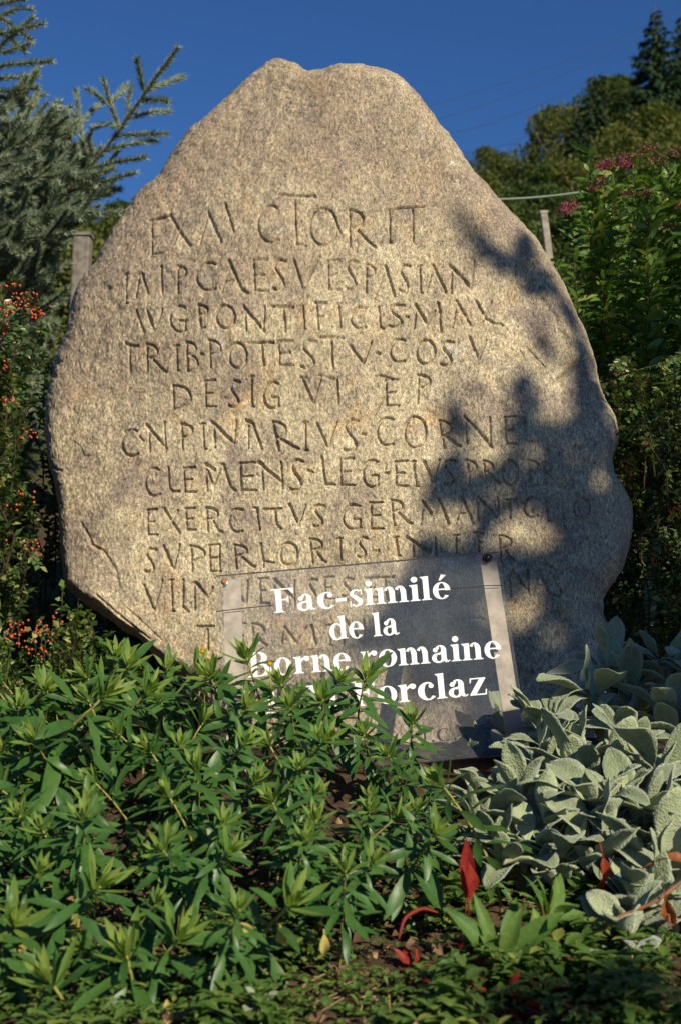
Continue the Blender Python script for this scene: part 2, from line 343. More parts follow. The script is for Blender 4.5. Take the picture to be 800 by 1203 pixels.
# ------------------------------------------------------------------ ground
def ground_z(x, y):
    x = np.asarray(x, float); y = np.asarray(y, float)
    z = 0.20 * smooth01((y - 1.95) / 1.25)
    z = z + 0.30 * np.clip(y - 4.3, 0, 106)
    z = z + 0.40 * np.clip(x - 6, 0, 60) * np.clip((y - 20) / 60, 0, 1) * np.clip((y < 111) * 1.0, 0, 1)
    z = z - 0.35 * np.clip(y - 110, 0, 400)
    return z
def make_ground():
    xs = np.r_[-420, -250, -150, -90, -60, -40, -26, -16, -10, -6, -4, np.arange(-2.4, 2.41, 0.03), 4, 6, 10, 16, 26, 40, 60, 90, 150, 250, 420]
    ys = np.r_[-120, -60, -30, -15, -8, -4, -1, 0.5, np.arange(1.2, 4.6, 0.03), 5, 6, 7, 9, 12, 16, 21, 28, 36, 46, 58, 72, 88, 100, 110, 120, 150, 220, 350, 600]
    X, Y = np.meshgrid(xs, ys); Z = ground_z(X, Y)
    near = smooth01((5 - np.abs(Y - 2.8)) / 3) * (np.abs(X) < 3)
    Z = Z + near * (0.012 * fbm(X * 5, Y * 5, 4, 3) + 0.004 * vnoise(X * 40, Y * 40, 9))
    nx = len(xs); i = np.arange(len(ys) - 1)[:, None] * nx + np.arange(nx - 1)[None]
    F = np.stack([i, i + 1, i + nx + 1, i + nx], -1).reshape(-1, 4)
    m, t, o = new_mat('soil_and_grass'); tc = N(t, 'ShaderNodeTexCoord').outputs['Object']
    n1 = noise(t, tc, 14, 6, 0.65); n2 = noise(t, tc, 90, 4, 0.7); n3 = noise(t, tc, 0.25, 5)
    soil = ramp(t, n1, [(0.3, (0.045, 0.028, 0.018)), (0.55, (0.10, 0.065, 0.042)), (0.75, (0.19, 0.13, 0.085))])
    soil = mixc(t, 0.6, soil, ramp(t, n2, [(0.35, (0.4, 0.4, 0.4)), (0.7, (1.5, 1.45, 1.4))]), 'MULTIPLY')
    grass = ramp(t, n3, [(0.3, (0.03, 0.05, 0.012)), (0.7, (0.075, 0.085, 0.022))])
    sx = N(t, 'ShaderNodeSeparateXYZ'); t.links.new(tc, sx.inputs[0])
    mr = N(t, 'ShaderNodeMapRange'); mr.inputs[1].default_value = 6.5; mr.inputs[2].default_value = 9; t.links.new(sx.outputs[1], mr.inputs[0])
    p = N(t, 'ShaderNodeBsdfPrincipled'); t.links.new(mixc(t, mr.outputs[0], soil, grass), p.inputs['Base Color']); p.inputs['Roughness'].default_value = 0.95; p.inputs['Specular IOR Level'].default_value = 0.1
    t.links.new(bump(t, n2, 0.8, 0.01), p.inputs['Normal']); t.links.new(p.outputs[0], o.inputs[0])
    g = build('ground', np.stack([X, Y, Z], -1), F, m); g['kind'] = 'structure'
make_ground()

# ------------------------------------------------------------------ the inscribed stone
LEAN = R(8.0)
S0 = np.array([0, 3.50, 0.18])                                  # foot of the face
SV = np.array([0, math.sin(LEAN), math.cos(LEAN)])              # up the face
SN = np.array([0, math.cos(LEAN), -math.sin(LEAN)])             # into the stone
def on_stone(px, py, e=0.0):
    d = ray(px, py); o = np.array([0, 0, CAM_Z]); s0 = S0 + SN * e
    k = np.dot(s0 - o, SN) / np.dot(d, SN); q = o + d * k - s0
    return q[0], float(np.dot(q, SV))
OUTL = [(322,67),(345,70),(362,80),(380,76),(400,70),(425,71),(450,77),(470,86),(492,107),(515,135),(535,160),(548,183),(560,200),(575,215),(592,235),(612,252),(630,275),(648,305),(665,335),(680,365),(692,390),(700,420),(706,445),(717,470),(727,490),(730,510),(722,535),(724,555),(735,575),(743,595),(745,620),(741,645),(733,668),(718,688),(710,703),(712,722),(720,740),(722,770),(716,820),(690,900),(600,945),(400,950),(290,905),(240,840),(221,802),(187,774),(161,747),(112,714),(75,690),(70,650),(68,600),(62,560),(52,520),(50,490),(52,465),(58,440),(62,420),(75,385),(82,350),(90,330),(110,305),(125,280),(140,255),(155,232),(172,215),(188,200),(197,182),(208,165),(222,150),(240,135),(258,118),(275,102),(290,88),(305,76)]

# ---- strokes of the inscription: (points in photograph pixels, width factor); traced, then cut into the face
STK = []
def s(w, *p): STK.append((w, [(p[i], p[i + 1]) for i in range(0, len(p), 2)]))
def arc(w, x0, y0, x1, y1, a0, a1, n=14):
    cx, cy, rx, ry = (x0 + x1) / 2, (y0 + y1) / 2, (x1 - x0) / 2, (y1 - y0) / 2
    p = []
    for k in range(n + 1):
        a = R(a0 + (a1 - a0) * k / n); p += [cx + rx * math.cos(a), cy - ry * math.sin(a)]
    s(w, *p)
def I(x0, y0, x1, y1): s(1, x0, y0, x1, y1); s(.6, x0 - 3, y0 + .5, x0 + 3, y0 - .5); s(.6, x1 - 2, y1, x1 + 3, y1 + .5)
def E(x0, y0, x1, y1): s(1, x0, y0, x0 + 1, y1); s(.8, x0, y0, x1, y0 - 1); s(.7, x0, (y0 + y1) / 2, x1 - 3, (y0 + y1) / 2 - 1); s(.8, x0 + 1, y1, x1 + 1, y1)
def F(x0, y0, x1, y1): s(1, x0, y0, x0 + 2, y1); s(.9, x0 - 4, y0 - 1, x1, y0); s(.7, x0 + 1, (y0 + y1) / 2, x1 - 3, (y0 + y1) / 2)
def C(x0, y0, x1, y1): arc(1, x0, y0, x1 + (x1 - x0) * .45, y1, 62, 300)
def G(x0, y0, x1, y1): arc(1, x0, y0, x1 + (x1 - x0) * .3, y1, 62, 305); yb = y0 + .58 * (y1 - y0); s(.8, x0 + .6 * (x1 - x0), yb, x1, yb); s(.9, x1, yb, x1 - 1, y1 - 2)
def O(x0, y0, x1, y1): arc(1, x0, y0, x1, y1, 0, 360, 22)
def D(x0, y0, x1, y1): s(1, x0, y0, x0 + 1, y1); arc(.9, x0 - (x1 - x0), y0, x1, y1, 88, -88)
def S(x0, y0, x1, y1):
    w_, h = x1 - x0, y1 - y0
    s(1, x1, y0 + .05 * h, x0 + .5 * w_, y0, x0 + .2 * w_, y0 + .1 * h, x0 + .12 * w_, y0 + .24 * h, x0 + .35 * w_, y0 + .42 * h, x0 + .7 * w_, y0 + .62 * h, x0 + .85 * w_, y0 + .8 * h, x0 + .65 * w_, y0 + .95 * h, x0 + .3 * w_, y1, x0, y0 + .93 * h)
def Pp(x0, y0, x1, y1, xb, ym): s(1, x0, y0, x1, y1); arc(.9, x0 - (xb - x0), y0, xb, ym, 90, -75)
def Rr(x0, y0, x1, y1, xb, ym, lx, ly): Pp(x0, y0, x1, y1, xb, ym); s(1.1, x0 + .45 * (xb - x0), ym - 1, lx - 4, ly - 2, lx, ly)
def Vv(x0, y0, xm, ym, x1, y1): s(1.2, x0, y0, xm, ym); s(.7, x1, y1, xm + 1, ym)
def A(xt, yt, xr, yr, xl, yl): s(1.2, xt, yt, xr, yr); s(.7, xt, yt + 4, xl, yl)
def Nn(l, d, r): s(.8, *l); s(1.4, *d); s(.8, *r)
def dot(x, y): s(1.2, x - 1.5, y, x + 1.5, y + .5)
# EXAVCTORIT
s(1, 177.5, 257, 179, 298); s(1, 176, 258, 200, 251); s(.8, 179, 279, 189, 276); s(.7, 179, 298, 191, 296)
s(1.3, 200, 251, 212, 272, 224, 289); s(.7, 220, 250, 201, 292); A(245, 249, 260, 286, 235, 287); Vv(265, 240, 275, 274, 298, 238)
C(303, 243, 325, 286); s(1.1, 329, 230, 350, 232, 370, 232); s(1.1, 346, 233, 348, 287, 352, 288, 360, 289)
O(364, 245, 396, 287); s(.8, 392, 253, 401, 274); Rr(410, 247, 411, 289, 426, 268, 441, 290); I(457, 246, 457.5, 285); s(.8, 463, 245, 497, 243); s(1, 484, 246, 485, 285)
# IMPCAESVESPASIAN
I(149, 322, 148, 356); s(.8, 164, 322, 160, 349); s(1.2, 167, 321, 174.5, 345); s(.7, 175, 345, 189, 314); s(1, 189, 312, 190.5, 344)
Pp(209, 312, 209, 343, 219, 326); C(231, 309, 252, 341); s(1.4, 269, 307, 284, 340, 291, 344); s(.7, 271, 314, 261, 344); s(.6, 265, 331, 276, 330)
E(298, 306, 314, 341); S(321, 305, 336, 340); Vv(345, 305, 356, 338, 376, 300); E(385, 305, 399, 339); S(406, 305, 420, 339); Pp(430, 310, 430, 343, 440, 325)
A(452, 312, 463, 347, 441, 346); S(469, 311, 481, 342); I(492.5, 312, 494, 344); A(508, 312, 523, 344, 500.5, 344); Nn((530, 317, 529.5, 346), (527.5, 312, 551, 338), (557, 307, 552.5, 341))
# AVGPONTIFICIS MAX
A(160, 364, 169, 390, 152.5, 391); Vv(172, 362, 181, 387, 191, 362); G(200, 359, 218, 389); Pp(233, 358, 236, 385, 244, 370); s(.7, 236, 385, 241, 384); O(254, 359, 275.5, 385)
Nn((288.5, 365, 289.5, 388), (286, 360, 310, 388), (311, 360, 309.5, 385)); s(1.2, 320, 359.5, 344, 360); s(1, 333, 362, 335, 389); I(356, 357.5, 357.5, 386); F(372, 355, 383, 387)
I(397, 356, 400.5, 385); C(412, 360, 428, 386); s(1.1, 444.5, 359, 446, 382, 450, 385); S(456, 357, 475, 383); dot(478, 371)
s(.8, 488, 369, 486, 386); s(1.3, 487.5, 357.5, 500, 379); s(.7, 500, 382, 511, 366); s(1, 514, 357.5, 517.5, 390); A(535, 355, 552.5, 384, 531, 386); s(1.2, 558, 354, 570, 374, 577, 380, 590, 382); s(.7, 577.5, 354, 561, 385)
# TRIBPOTESTV COS V
s(1.3, 147, 402, 153, 405, 162, 405.5); s(1, 152, 407, 153, 438); Rr(172.5, 404, 173, 435, 185, 420, 195.5, 436); I(207, 405, 208, 434)
Pp(219, 401, 220.5, 435, 230, 416); arc(.9, 208, 416, 232, 435, 90, -85); dot(237, 415); Pp(246, 399, 247.5, 431, 259, 416); O(269, 402, 289.5, 432); s(.9, 291, 402.5, 321, 402); s(1, 307, 404, 309.5, 429)
E(327, 401, 344, 429); S(353, 400, 372, 432); s(1, 374, 396, 403, 397.5); s(1, 389, 399, 391, 432.5); Vv(411, 406, 426, 426, 436, 401); dot(444, 414); C(458, 397.5, 474, 424.5); O(489, 400, 510, 427.5)
S(517, 402, 532, 430); Vv(551, 397.5, 560.5, 422.5, 571, 400); s(.7, 610, 411, 617, 424); s(.4, 617, 407, 640, 432)
# DESIG VI ER
D(203, 452, 224, 480); E(241, 447, 253, 477); S(269, 447, 282, 478); I(295.5, 442, 296, 477); G(309, 449, 327.5, 480); s(.7, 352, 443, 360, 443); Vv(355, 444, 367.5, 472.5, 378, 441); s(.8, 374, 440, 396, 446); s(1, 396, 446, 397.5, 473)
s(.8, 446, 440, 461, 444); E(453, 446, 467, 476); s(.5, 452, 465, 440, 487); Pp(491, 440, 490, 473, 505, 455)
# CNPINARIVS CORNEL
C(142.5, 504, 160, 535); s(.9, 164, 512, 168, 517); Nn((175, 504, 176, 531), (172, 498, 195, 526), (193, 495, 195, 531)); Pp(213, 497.5, 214.5, 527.5, 226, 513); I(238, 497.5, 240, 527.5)
Nn((252, 502, 253, 526), (249, 496, 275, 521), (277.5, 494, 275.5, 522.5)); s(1.2, 289, 494, 297, 497, 307.5, 527.5); s(.7, 292.5, 500, 292, 527); Rr(321, 496, 327.5, 530, 336, 516, 351, 528); I(359, 496, 359, 529)
Vv(372.5, 497.5, 384.5, 525, 396, 495); S(403, 492.5, 421, 531); dot(427, 510.5); C(442.5, 491, 460, 524); O(475, 489.5, 500, 526); Rr(516, 494, 521, 526, 530, 512, 540, 524)
Nn((546, 492.5, 548, 521), (545, 489, 577.5, 525), (575, 490, 576, 525)); E(593, 490, 606, 521); s(1, 615, 490, 618, 519, 628, 519)
# CLEMENS LEG EIVS PROPR
C(171, 550, 186, 582.5); s(1, 197.5, 549, 199, 572, 203, 577.5, 210, 577); E(216, 550, 229, 577.5); s(.9, 242.5, 551, 243, 576); s(1.5, 242, 546, 252, 552); s(.8, 244, 552, 251, 571, 261, 546); s(1.2, 262.5, 546, 271, 572, 276, 576)
E(282.5, 545, 300, 576); Nn((308, 551, 309.5, 575), (305, 545, 331, 566), (330.5, 544, 332, 574)); S(341, 541, 356, 576); s(.8, 362, 553, 368, 555); s(1.1, 377.5, 537.5, 382.5, 569, 393, 569); E(400, 540, 415, 570); G(426, 541, 444, 572.5); dot(454, 556)
E(464, 542.5, 477.5, 571); I(485, 542.5, 488, 571); Vv(497.5, 542.5, 508, 566, 516, 540); S(521, 540, 535, 570); Pp(547.5, 541, 551, 570, 559, 556); Rr(567.5, 541, 570, 567.5, 579, 555, 587, 567); O(590, 540, 608, 570); Pp(620, 541, 623, 570, 633, 556); s(.6, 623, 570, 632, 570); Rr(638, 543, 640, 568, 648, 556, 655, 570)
# EXERCITVS GERMANICI O
E(173, 599, 184, 627.5); s(1.2, 192.5, 597.5, 211, 626); s(.7, 209, 599, 194, 624); E(218, 597.5, 229, 622); Rr(242.5, 596, 244, 624, 256, 610, 261, 625); C(269, 597.5, 284, 625); s(1.1, 298, 597, 301, 597.5, 305, 622.5); s(.7, 310, 598, 331, 597); s(1, 322.5, 599, 325, 617, 330, 621)
Vv(340, 592.5, 350, 615, 359, 592.5); S(368, 592.5, 381, 619); G(403, 592.5, 423, 622); E(435, 591, 449, 621); Rr(459.5, 587.5, 462.5, 617.5, 472.5, 601, 482.5, 615); s(.9, 497, 594, 494, 616); s(1.3, 496, 589, 507.5, 606); s(.7, 507.5, 607, 516, 590); s(1.3, 515.5, 587.5, 526, 615)
A(542.5, 585, 554, 614, 536, 612); s(.6, 539, 604, 549, 603); Nn((561, 590, 561, 612), (561, 584, 582.5, 607.5), (584, 584, 584.5, 605)); s(1, 597.5, 587.5, 599, 609); s(.7, 594, 587, 605, 586); C(615, 584, 630, 607.5); I(640.5, 585, 644, 612); s(.5, 660, 590, 661, 610); O(673, 585, 692, 610)
# SVPERIORIS INTER
S(170, 644, 182.5, 672.5); Vv(192, 641, 203, 667.5, 211, 639); Pp(224, 641, 225.5, 671, 240, 659); E(246, 640, 258, 671); s(.8, 258, 640, 258, 668); Rr(275, 640, 278, 668, 290, 653, 299.5, 666); s(1, 306, 639, 310, 666); s(.7, 310, 659, 322, 661); O(329, 637.5, 349, 664)
Rr(364, 632.5, 367.5, 661, 378, 646, 382, 660); I(399, 632.5, 401, 657.5); S(420, 631, 431, 655); s(.7, 438, 648, 445, 647, 442, 654); I(464.5, 631, 467, 652.5); Nn((485, 638, 485.5, 654), (477.5, 631, 504, 649), (511, 632, 512, 652)); I(535, 629, 536, 650); F(560, 627, 568, 648); Rr(586, 629, 587.5, 655, 600, 645, 603, 658)
# VIIMNENSES ET LEPON(T)IS
Vv(169, 687.5, 180.5, 716, 191, 681); I(201, 681, 202.5, 717.5); s(1.2, 215, 681, 214.5, 712, 221, 718); s(.9, 228, 685, 229, 716); s(1.2, 230, 684.5, 244, 701); s(.8, 244, 701, 250, 690); s(1.1, 275, 689, 286, 706); s(.9, 291, 682.5, 289.5, 707.5); E(305, 680, 315, 709)
Nn((322, 684, 324, 710), (322.5, 681, 344, 702), (346, 682, 346, 712)); S(362, 680, 372, 704); E(381, 678, 392, 703); S(402, 679, 414, 701); s(.8, 428, 679, 461, 678.5); E(434, 680, 442, 702); s(1, 452, 681, 454, 704); s(.9, 487, 672, 489, 700, 497, 700); E(508, 672, 518, 700); Pp(532, 672, 534, 700, 543, 686); s(.8, 572, 672, 574, 705)
Nn((598, 676, 599, 702), (600, 672, 617, 692), (619, 670, 620, 698)); A(632, 670, 645, 700, 625, 700); s(.9, 632, 689, 641, 689); S(648, 673, 660, 702)
# TERMINAVIT
s(1, 232.5, 736, 251, 735.5); s(1, 244, 739, 244.5, 764); E(279, 733, 288, 762); Rr(296, 732.5, 297.5, 764, 310, 748, 313, 758); s(.8, 333, 738, 331, 756); s(1.2, 335, 737, 348, 755); s(.7, 348, 755, 359, 738); s(1.1, 366, 736, 371, 756); I(387, 735, 388, 758); Nn((403, 732, 404, 758), (404, 727, 424, 755), (427, 728, 428, 757)); A(449, 730, 462, 757, 441, 758); Vv(480, 732, 496, 757, 507, 730); I(525, 728, 527, 758); s(.9, 543, 728, 566, 727); s(1, 554, 729, 556, 758)
NAT = [(2.2, [(96, 615), (104, 628), (108, 640), (122, 648), (132, 662), (137, 672), (140, 690)], .008), (1.6, [(61, 545), (66, 550), (71, 552)], .01), (3, [(691, 414), (684, 421), (673, 430), (662, 441), (655, 446)], .016), (1.5, [(632, 660), (655, 672), (668, 668), (690, 672)], .006),
       (4, [(160, 327), (140, 355), (120, 385), (104, 430)], .006), (3, [(205, 330), (170, 365), (150, 395)], .004), (3.5, [(620, 330), (650, 370), (668, 410)], .006), (1.3, [(72, 655), (78, 668), (76, 684)], .01),
       (1.5, [(115, 700), (140, 722), (160, 738), (176, 750)], .009), (1.3, [(150, 715), (172, 735), (190, 752)], .005)]

def facets(u, v):
    fl = np.clip(-(u + 0.50) * 0.9 + (v - 0.95) * 0.42, 0, 1); fr = np.clip((u - 0.56) + 0.18 * (v - 0.6), 0, 1)
    return 0.02 * (np.hypot(u / .8, (v - .75) / .85)) ** 2 + 0.30 * fl + 0.22 * fr * smooth01(fr / 0.12) + 0.02 * vnoise(u * 2.2 + 3, v * 2.2, 21)
def to_face(x, y, e0):
    q_ = on_stone(x, y, e0)
    for _ in range(3): q_ = on_stone(x, y, e0 + float(facets(np.array([q_[0]]), np.array([q_[1]]))[0]))
    return q_
def make_stone():
    E0 = 0.15
    ol = np.array([to_face(x, y, E0 * .55) for x, y in OUTL])
    C0 = np.array([0.0, 0.72]); d = ol - C0
    ang = np.arctan2(d[:, 1], d[:, 0]); rad = np.hypot(d[:, 0], d[:, 1])
    k = np.argsort(ang); ang = ang[k]; rad = rad[k]
    NT, NR = 1800, 430
    th = np.linspace(-np.pi, np.pi, NT, endpoint=False)
    r = np.interp(th, np.r_[ang - 2 * np.pi, ang, ang + 2 * np.pi], np.r_[rad, rad, rad])
    ker = np.array([1, 2, 3, 4, 3, 2, 1.]); ker /= ker.sum()
    r = np.convolve(np.r_[r[-3:], r, r[:3]], ker, 'valid')
    pu, pv = np.cos(th) * r, np.sin(th) * r
    r = r + 0.006 * fbm(pu * 9, pv * 9, 4, 5) * 0.7
    q = np.linspace(0, 1, NR); rho = 1 - (1 - q) ** 1.35
    rho = rho[1:]
    U = C0[0] + rho[:, None] * (np.cos(th) * r)[None]; V = C0[1] + rho[:, None] * (np.sin(th) * r)[None]
    dist = (1 - rho)[:, None] * r[None]
    RS = 0.10 + 0.05 * vnoise(np.cos(th) * 2 + 5, np.sin(th) * 2 + 3, 8)
    bl = np.exp(-((th + 2.45) / 0.35) ** 2)                       # broken, sharper edge lower left
    RS = RS * (1 - 0.72 * bl); RS = RS[None]
    x = np.clip(1 - dist / RS, 0, 1)
    e = E0 * (1 - np.sqrt(np.clip(1 - x * x, 0, 1))) * 0.92
    # facets: upper left falls away, right side falls away
    fl = np.clip(-(U + 0.50) * 0.9 + (V - 0.95) * 0.42, 0, 1); e = e + facets(U, V)
    e = e + 0.010 * vnoise(U * 6, V * 6 + 4, 22)
    ridge = np.abs(vnoise(U * 7 + V * 3, V * 7 - U * 3, 24)); e = e - 0.006 * np.clip(0.3 - ridge, 0, 1)
    flake = fbm(U * 11 + 2, V * 11, 3, 27); step = smooth01((flake - 0.15) / 0.12); e = e + (0.0014 + 0.0022 * np.clip(x * 1.5 + fl * 4, 0, 1)) * step + 0.004 * np.clip(x + fl * 5, 0, 1) * smooth01((fbm(U * 5 + 9, V * 5 + 2, 3, 29) - .1) / .3)
    rough = 1 + 2.2 * np.clip(x - .15, 0, 1) + .5 * np.clip(fl * 8, 0, 1)
    e = e + (0.0019 * fbm(U * 42, V * 36, 3, 31) + 0.0009 * fbm(U * 190, V * 150, 2, 37)) * rough
    fu, fv = U.ravel(), V.ravel(); cut = np.zeros(fu.size)
    order = np.argsort(fv); sv = fv[order]
    PXM = 3.5 / FPX
    def carve(pts, wpx, depth, prof):
        pts = np.array([to_face(a, b, 0.0) for a, b in pts]); wm = wpx * PXM
        for (a, b) in zip(pts[:-1], pts[1:]):
            lo, hi = np.searchsorted(sv, min(a[1], b[1]) - wm), np.searchsorted(sv, max(a[1], b[1]) + wm)
            idx = order[lo:hi]; mu = (fu[idx] > min(a[0], b[0]) - wm) & (fu[idx] < max(a[0], b[0]) + wm); idx = idx[mu]
            if not len(idx): continue
            ab = b - a; t = np.clip(((fu[idx] - a[0]) * ab[0] + (fv[idx] - a[1]) * ab[1]) / max(ab @ ab, 1e-9), 0, 1)
            dd = np.hypot(fu[idx] - a[0] - t * ab[0], fv[idx] - a[1] - t * ab[1])
            dd = dd * (1.08 + 0.22 * vnoise(fu[idx] * 95, fv[idx] * 95, 41) + 0.28 * vnoise(fu[idx] * 22, fv[idx] * 22, 43))
            cut[idx] = np.maximum(cut[idx], depth * prof(np.clip(1 - dd / wm, 0, 1)))
    for wf, pts in STK:
        xm = np.mean([p[0] for p in pts]); fade = 1.0 if xm < 540 else (0.85 if xm < 605 else .72)
        carve(pts, 2.45 * wf ** .85, 0.0102 * wf ** .25 * fade, lambda z: np.minimum(z * 1.25, 1))
    for wf, pts, dep in NAT: carve(pts, wf * 1.6, dep, lambda z: z)
    e = e + cut.reshape(e.shape)
    def pos(U, V, e): return S0 + U[..., None] * np.array([1, 0, 0]) + V[..., None] * SV + e[..., None] * SN
    front = pos(U, V, e)
    cen = pos(np.array([C0[0]]), np.array([C0[1]]), np.array([e[0].mean()]))
    # sides and back
    rings = [front]; el = e[-1]
    thick = 0.42 + 0.08 * vnoise(np.cos(th) * 1.5, np.sin(th) * 1.5 + 7, 50)
    for a, sc_ in ((.06, 1.0), (.15, 1.0), (.3, .985), (.5, .96), (.7, .91), (.85, .83), (.95, .68), (1.0, .4), (1.0, .05)):
        rr = r * sc_ + 0.012 * fbm(pu * 7 + a * 9, pv * 7, 3, 60) * (1 - (sc_ < .5))
        rings.append(pos((C0[0] + np.cos(th) * rr)[None], (C0[1] + np.sin(th) * rr)[None], (el + a * thick)[None]))
    Vv_ = np.concatenate([np.concatenate(rings, 0).reshape(-1, 3), cen])
    nr = sum(x_.shape[0] for x_ in rings)
    i = np.arange(nr - 1)[:, None] * NT; j = np.arange(NT)[None]; j2 = (j + 1) % NT
    Fq = np.stack([i + j, i + NT + j, i + NT + j2, i + j2], -1).reshape(-1, 4)
    Ft = np.stack([np.arange(NT), (np.arange(NT) + 1) % NT, np.full(NT, len(Vv_) - 1)], -1)
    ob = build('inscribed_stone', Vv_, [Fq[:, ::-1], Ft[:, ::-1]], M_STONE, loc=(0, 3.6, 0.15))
    tag(ob, 'large upright granite boulder carved with eleven lines of Roman capitals', 'stone')
make_stone()

# ------------------------------------------------------------------ the acrylic sign
TL, TR, BR, BL = P(254, 676, 3.24), P(585, 648, 3.24), P(622, 884, 2.975), P(258, 917, 2.975)
PN = nrm(np.cross(TR - TL, BL - TL)); PN = PN if PN[1] < 0 else -PN          # faces the viewer
def pan(s_, t_, off=0.0):
    return (TL * (1 - s_) + TR * s_) * (1 - t_) + (BL * (1 - s_) + BR * s_) * t_ + PN * off
def px_on_panel(px, py, off=0.0):
    d = ray(px, py); o = np.array([0, 0, CAM_Z]); k = np.dot(TL + PN * off - o, PN) / np.dot(d, PN); return o + d * k
# bold serif letters as outlines of thin pieces, 1000 units to the em
def ring(cx, cy, rx, ry, ix, iy, a0, a1, dx=0, n=22):
    a = np.radians(np.linspace(a0, a1, n)); o_ = np.c_[cx + rx * np.cos(a), cy + ry * np.sin(a)]; i_ = np.c_[cx + dx + ix * np.cos(a), cy + iy * np.sin(a)]
    return [np.array([o_[k], o_[k + 1], i_[k + 1], i_[k]]) for k in range(n - 1)]
def rect(x0, y0, x1, y1): return [np.array([(x0, y0), (x1, y0), (x1, y1), (x0, y1)])]
def quad(*p): return [np.array(p)]
def disc(cx, cy, r_, n=14):
    a = np.linspace(0, 2 * np.pi, n + 1); pts = np.c_[cx + r_ * np.cos(a), cy + r_ * np.sin(a)]
    return [np.array([(cx, cy), pts[k], pts[k + 1], (cx, cy)])[[0, 1, 2]] for k in range(n)]
def foot(x0, x1, y=0, up=True):       # slab serif with bracket under a stem
    sgn = 1 if up else -1; m = 55
    return rect(x0 - m, min(y, y + 26 * sgn), x1 + m, max(y, y + 26 * sgn)) + quad((x0 - 30, y + 20 * sgn), (x1 + 30, y + 20 * sgn), (x1, y + 62 * sgn), (x0, y + 62 * sgn))
def flag(x0, x1, y): return quad((x0 - 62, y - 34), (x0 - 62, y - 10), (x1, y), (x1, y - 60)) + quad((x0 - 40, y - 34), (x0, y - 30), (x0, y - 95), (x0, y - 95))[:1]
def arch(x0, x1, top=473): cx = (x0 + x1) / 2; return ring(cx, top - 190, (x1 - x0) / 2, 190, (x1 - x0) / 2 - 128 if False else max((x1 - x0) / 2 - 118, 20), 140, 0, 150, dx=-22)
GL = {}
GL['F'] = (611, rect(120, 20, 268, 660) + foot(120, 268) + rect(16, 640, 560, 676) + quad((560, 676), (575, 510), (550, 510), (440, 645)) + rect(260, 338, 400, 376) + quad((375, 338), (440, 250), (440, 460), (375, 376)))
GL['B'] = (667, rect(118, 20, 262, 660) + rect(20, 0, 300, 32) + rect(20, 644, 300, 676) + ring(290, 510, 245, 166, 95, 134, -90, 90) + ring(300, 178, 325, 178, 160, 146, -90, 90) + rect(255, 330, 330, 364))
GL['o'] = (500, ring(250, 230, 226, 244, 92, 215, 0, 360, n=30))
GL['c'] = (444, ring(255, 230, 232, 244, 96, 205, 60, 322, dx=20) + disc(345, 365, 62))
GL['e'] = (444, ring(236, 230, 214, 244, 84, 212, 0, 322, n=28, dx=4) + rect(120, 248, 440, 286))
GL['a'] = (500, rect(262, 70, 392, 350) + ring(250, 330, 142, 143, 30, 112, 0, 165, dx=-14) + disc(120, 345, 62) + ring(190, 125, 168, 138, 62, 92, 60, 330, dx=10) + quad((180, 245), (215, 200), (300, 270), (300, 315)) + quad((262, 100), (392, 100), (420, 35), (370, -12)) + quad((420, 35), (480, 60), (478, 30), (400, -14)))
GL['d'] = (556, rect(350, 20, 488, 640) + flag(350, 488, 676) + ring(235, 230, 212, 244, 82, 205, 50, 310, dx=12) + quad((330, 60), (350, 130), (350, 60), (300, 0)) + quad((290, 470), (350, 420), (350, 330), (330, 400)) + rect(488, 16, 540, 42))
GL['l'] = (278, rect(70, 20, 208, 640) + flag(70, 208, 676) + foot(70, 208))
GL['i'] = (278, rect(70, 20, 208, 440) + flag(70, 208, 465) + foot(70, 208) + disc(139, 605, 82))
GL['r'] = (444, rect(72, 20, 210, 440) + flag(72, 210, 465) + foot(72, 210) + disc(362, 395, 72) + quad((205, 300), (205, 380), (330, 473), (365, 440)) + quad((300, 460), (390, 460), (400, 440), (320, 400)))
GL['n'] = (556, rect(66, 20, 200, 440) + flag(66, 200, 465) + foot(66, 200) + rect(348, 20, 482, 330) + foot(348, 482) + arch(190, 482))
GL['m'] = (833, rect(66, 20, 200, 440) + flag(66, 200, 465) + foot(66, 200) + rect(346, 20, 478, 330) + foot(346, 478) + rect(624, 20, 756, 330) + foot(624, 756) + arch(190, 478) + arch(468, 756))
_sp = [(300, 395), (215, 440), (130, 385), (180, 300), (270, 220), (320, 130), (255, 30), (170, 22), (70, 110)]
GL['s'] = (389, sum([ring(*a) for a in []], []) + quad((310, 470), (340, 470), (340, 320), (318, 320)) + ring(195, 350, 150, 123, 60, 88, 35, 235, dx=10) + quad((90, 270), (180, 330), (350, 170), (240, 110)) + ring(200, 125, 155, 139, 60, 98, -145, 40, dx=-12) + quad((40, -12), (66, -12), (66, 150), (40, 150)))
GL['z'] = (444, quad((25, 30), (170, 30), (410, 440), (265, 440)) + rect(25, 0, 415, 34) + rect(40, 430, 410, 461) + quad((40, 461), (80, 461), (55, 330), (32, 330)) + quad((415, 0), (380, 0), (400, 150), (425, 150)))
GL['-'] = (333, rect(40, 170, 290, 255))
GL['é'] = (444, GL['e'][1] + quad((180, 520), (225, 520), (370, 660), (250, 690)))
GL['C'] = (667, ring(350, 332, 310, 350, 205, 318, 45, 318, dx=15) + quad((590, 690), (620, 690), (625, 450), (595, 450)))
GL['J'] = (389, rect(150, 140, 235, 655) + rect(80, 644, 310, 676) + ring(140, 110, 95, 130, 30, 100, -180, 0))
GL['.'] = (250, disc(125, 60, 62)); GL[' '] = (250, [])
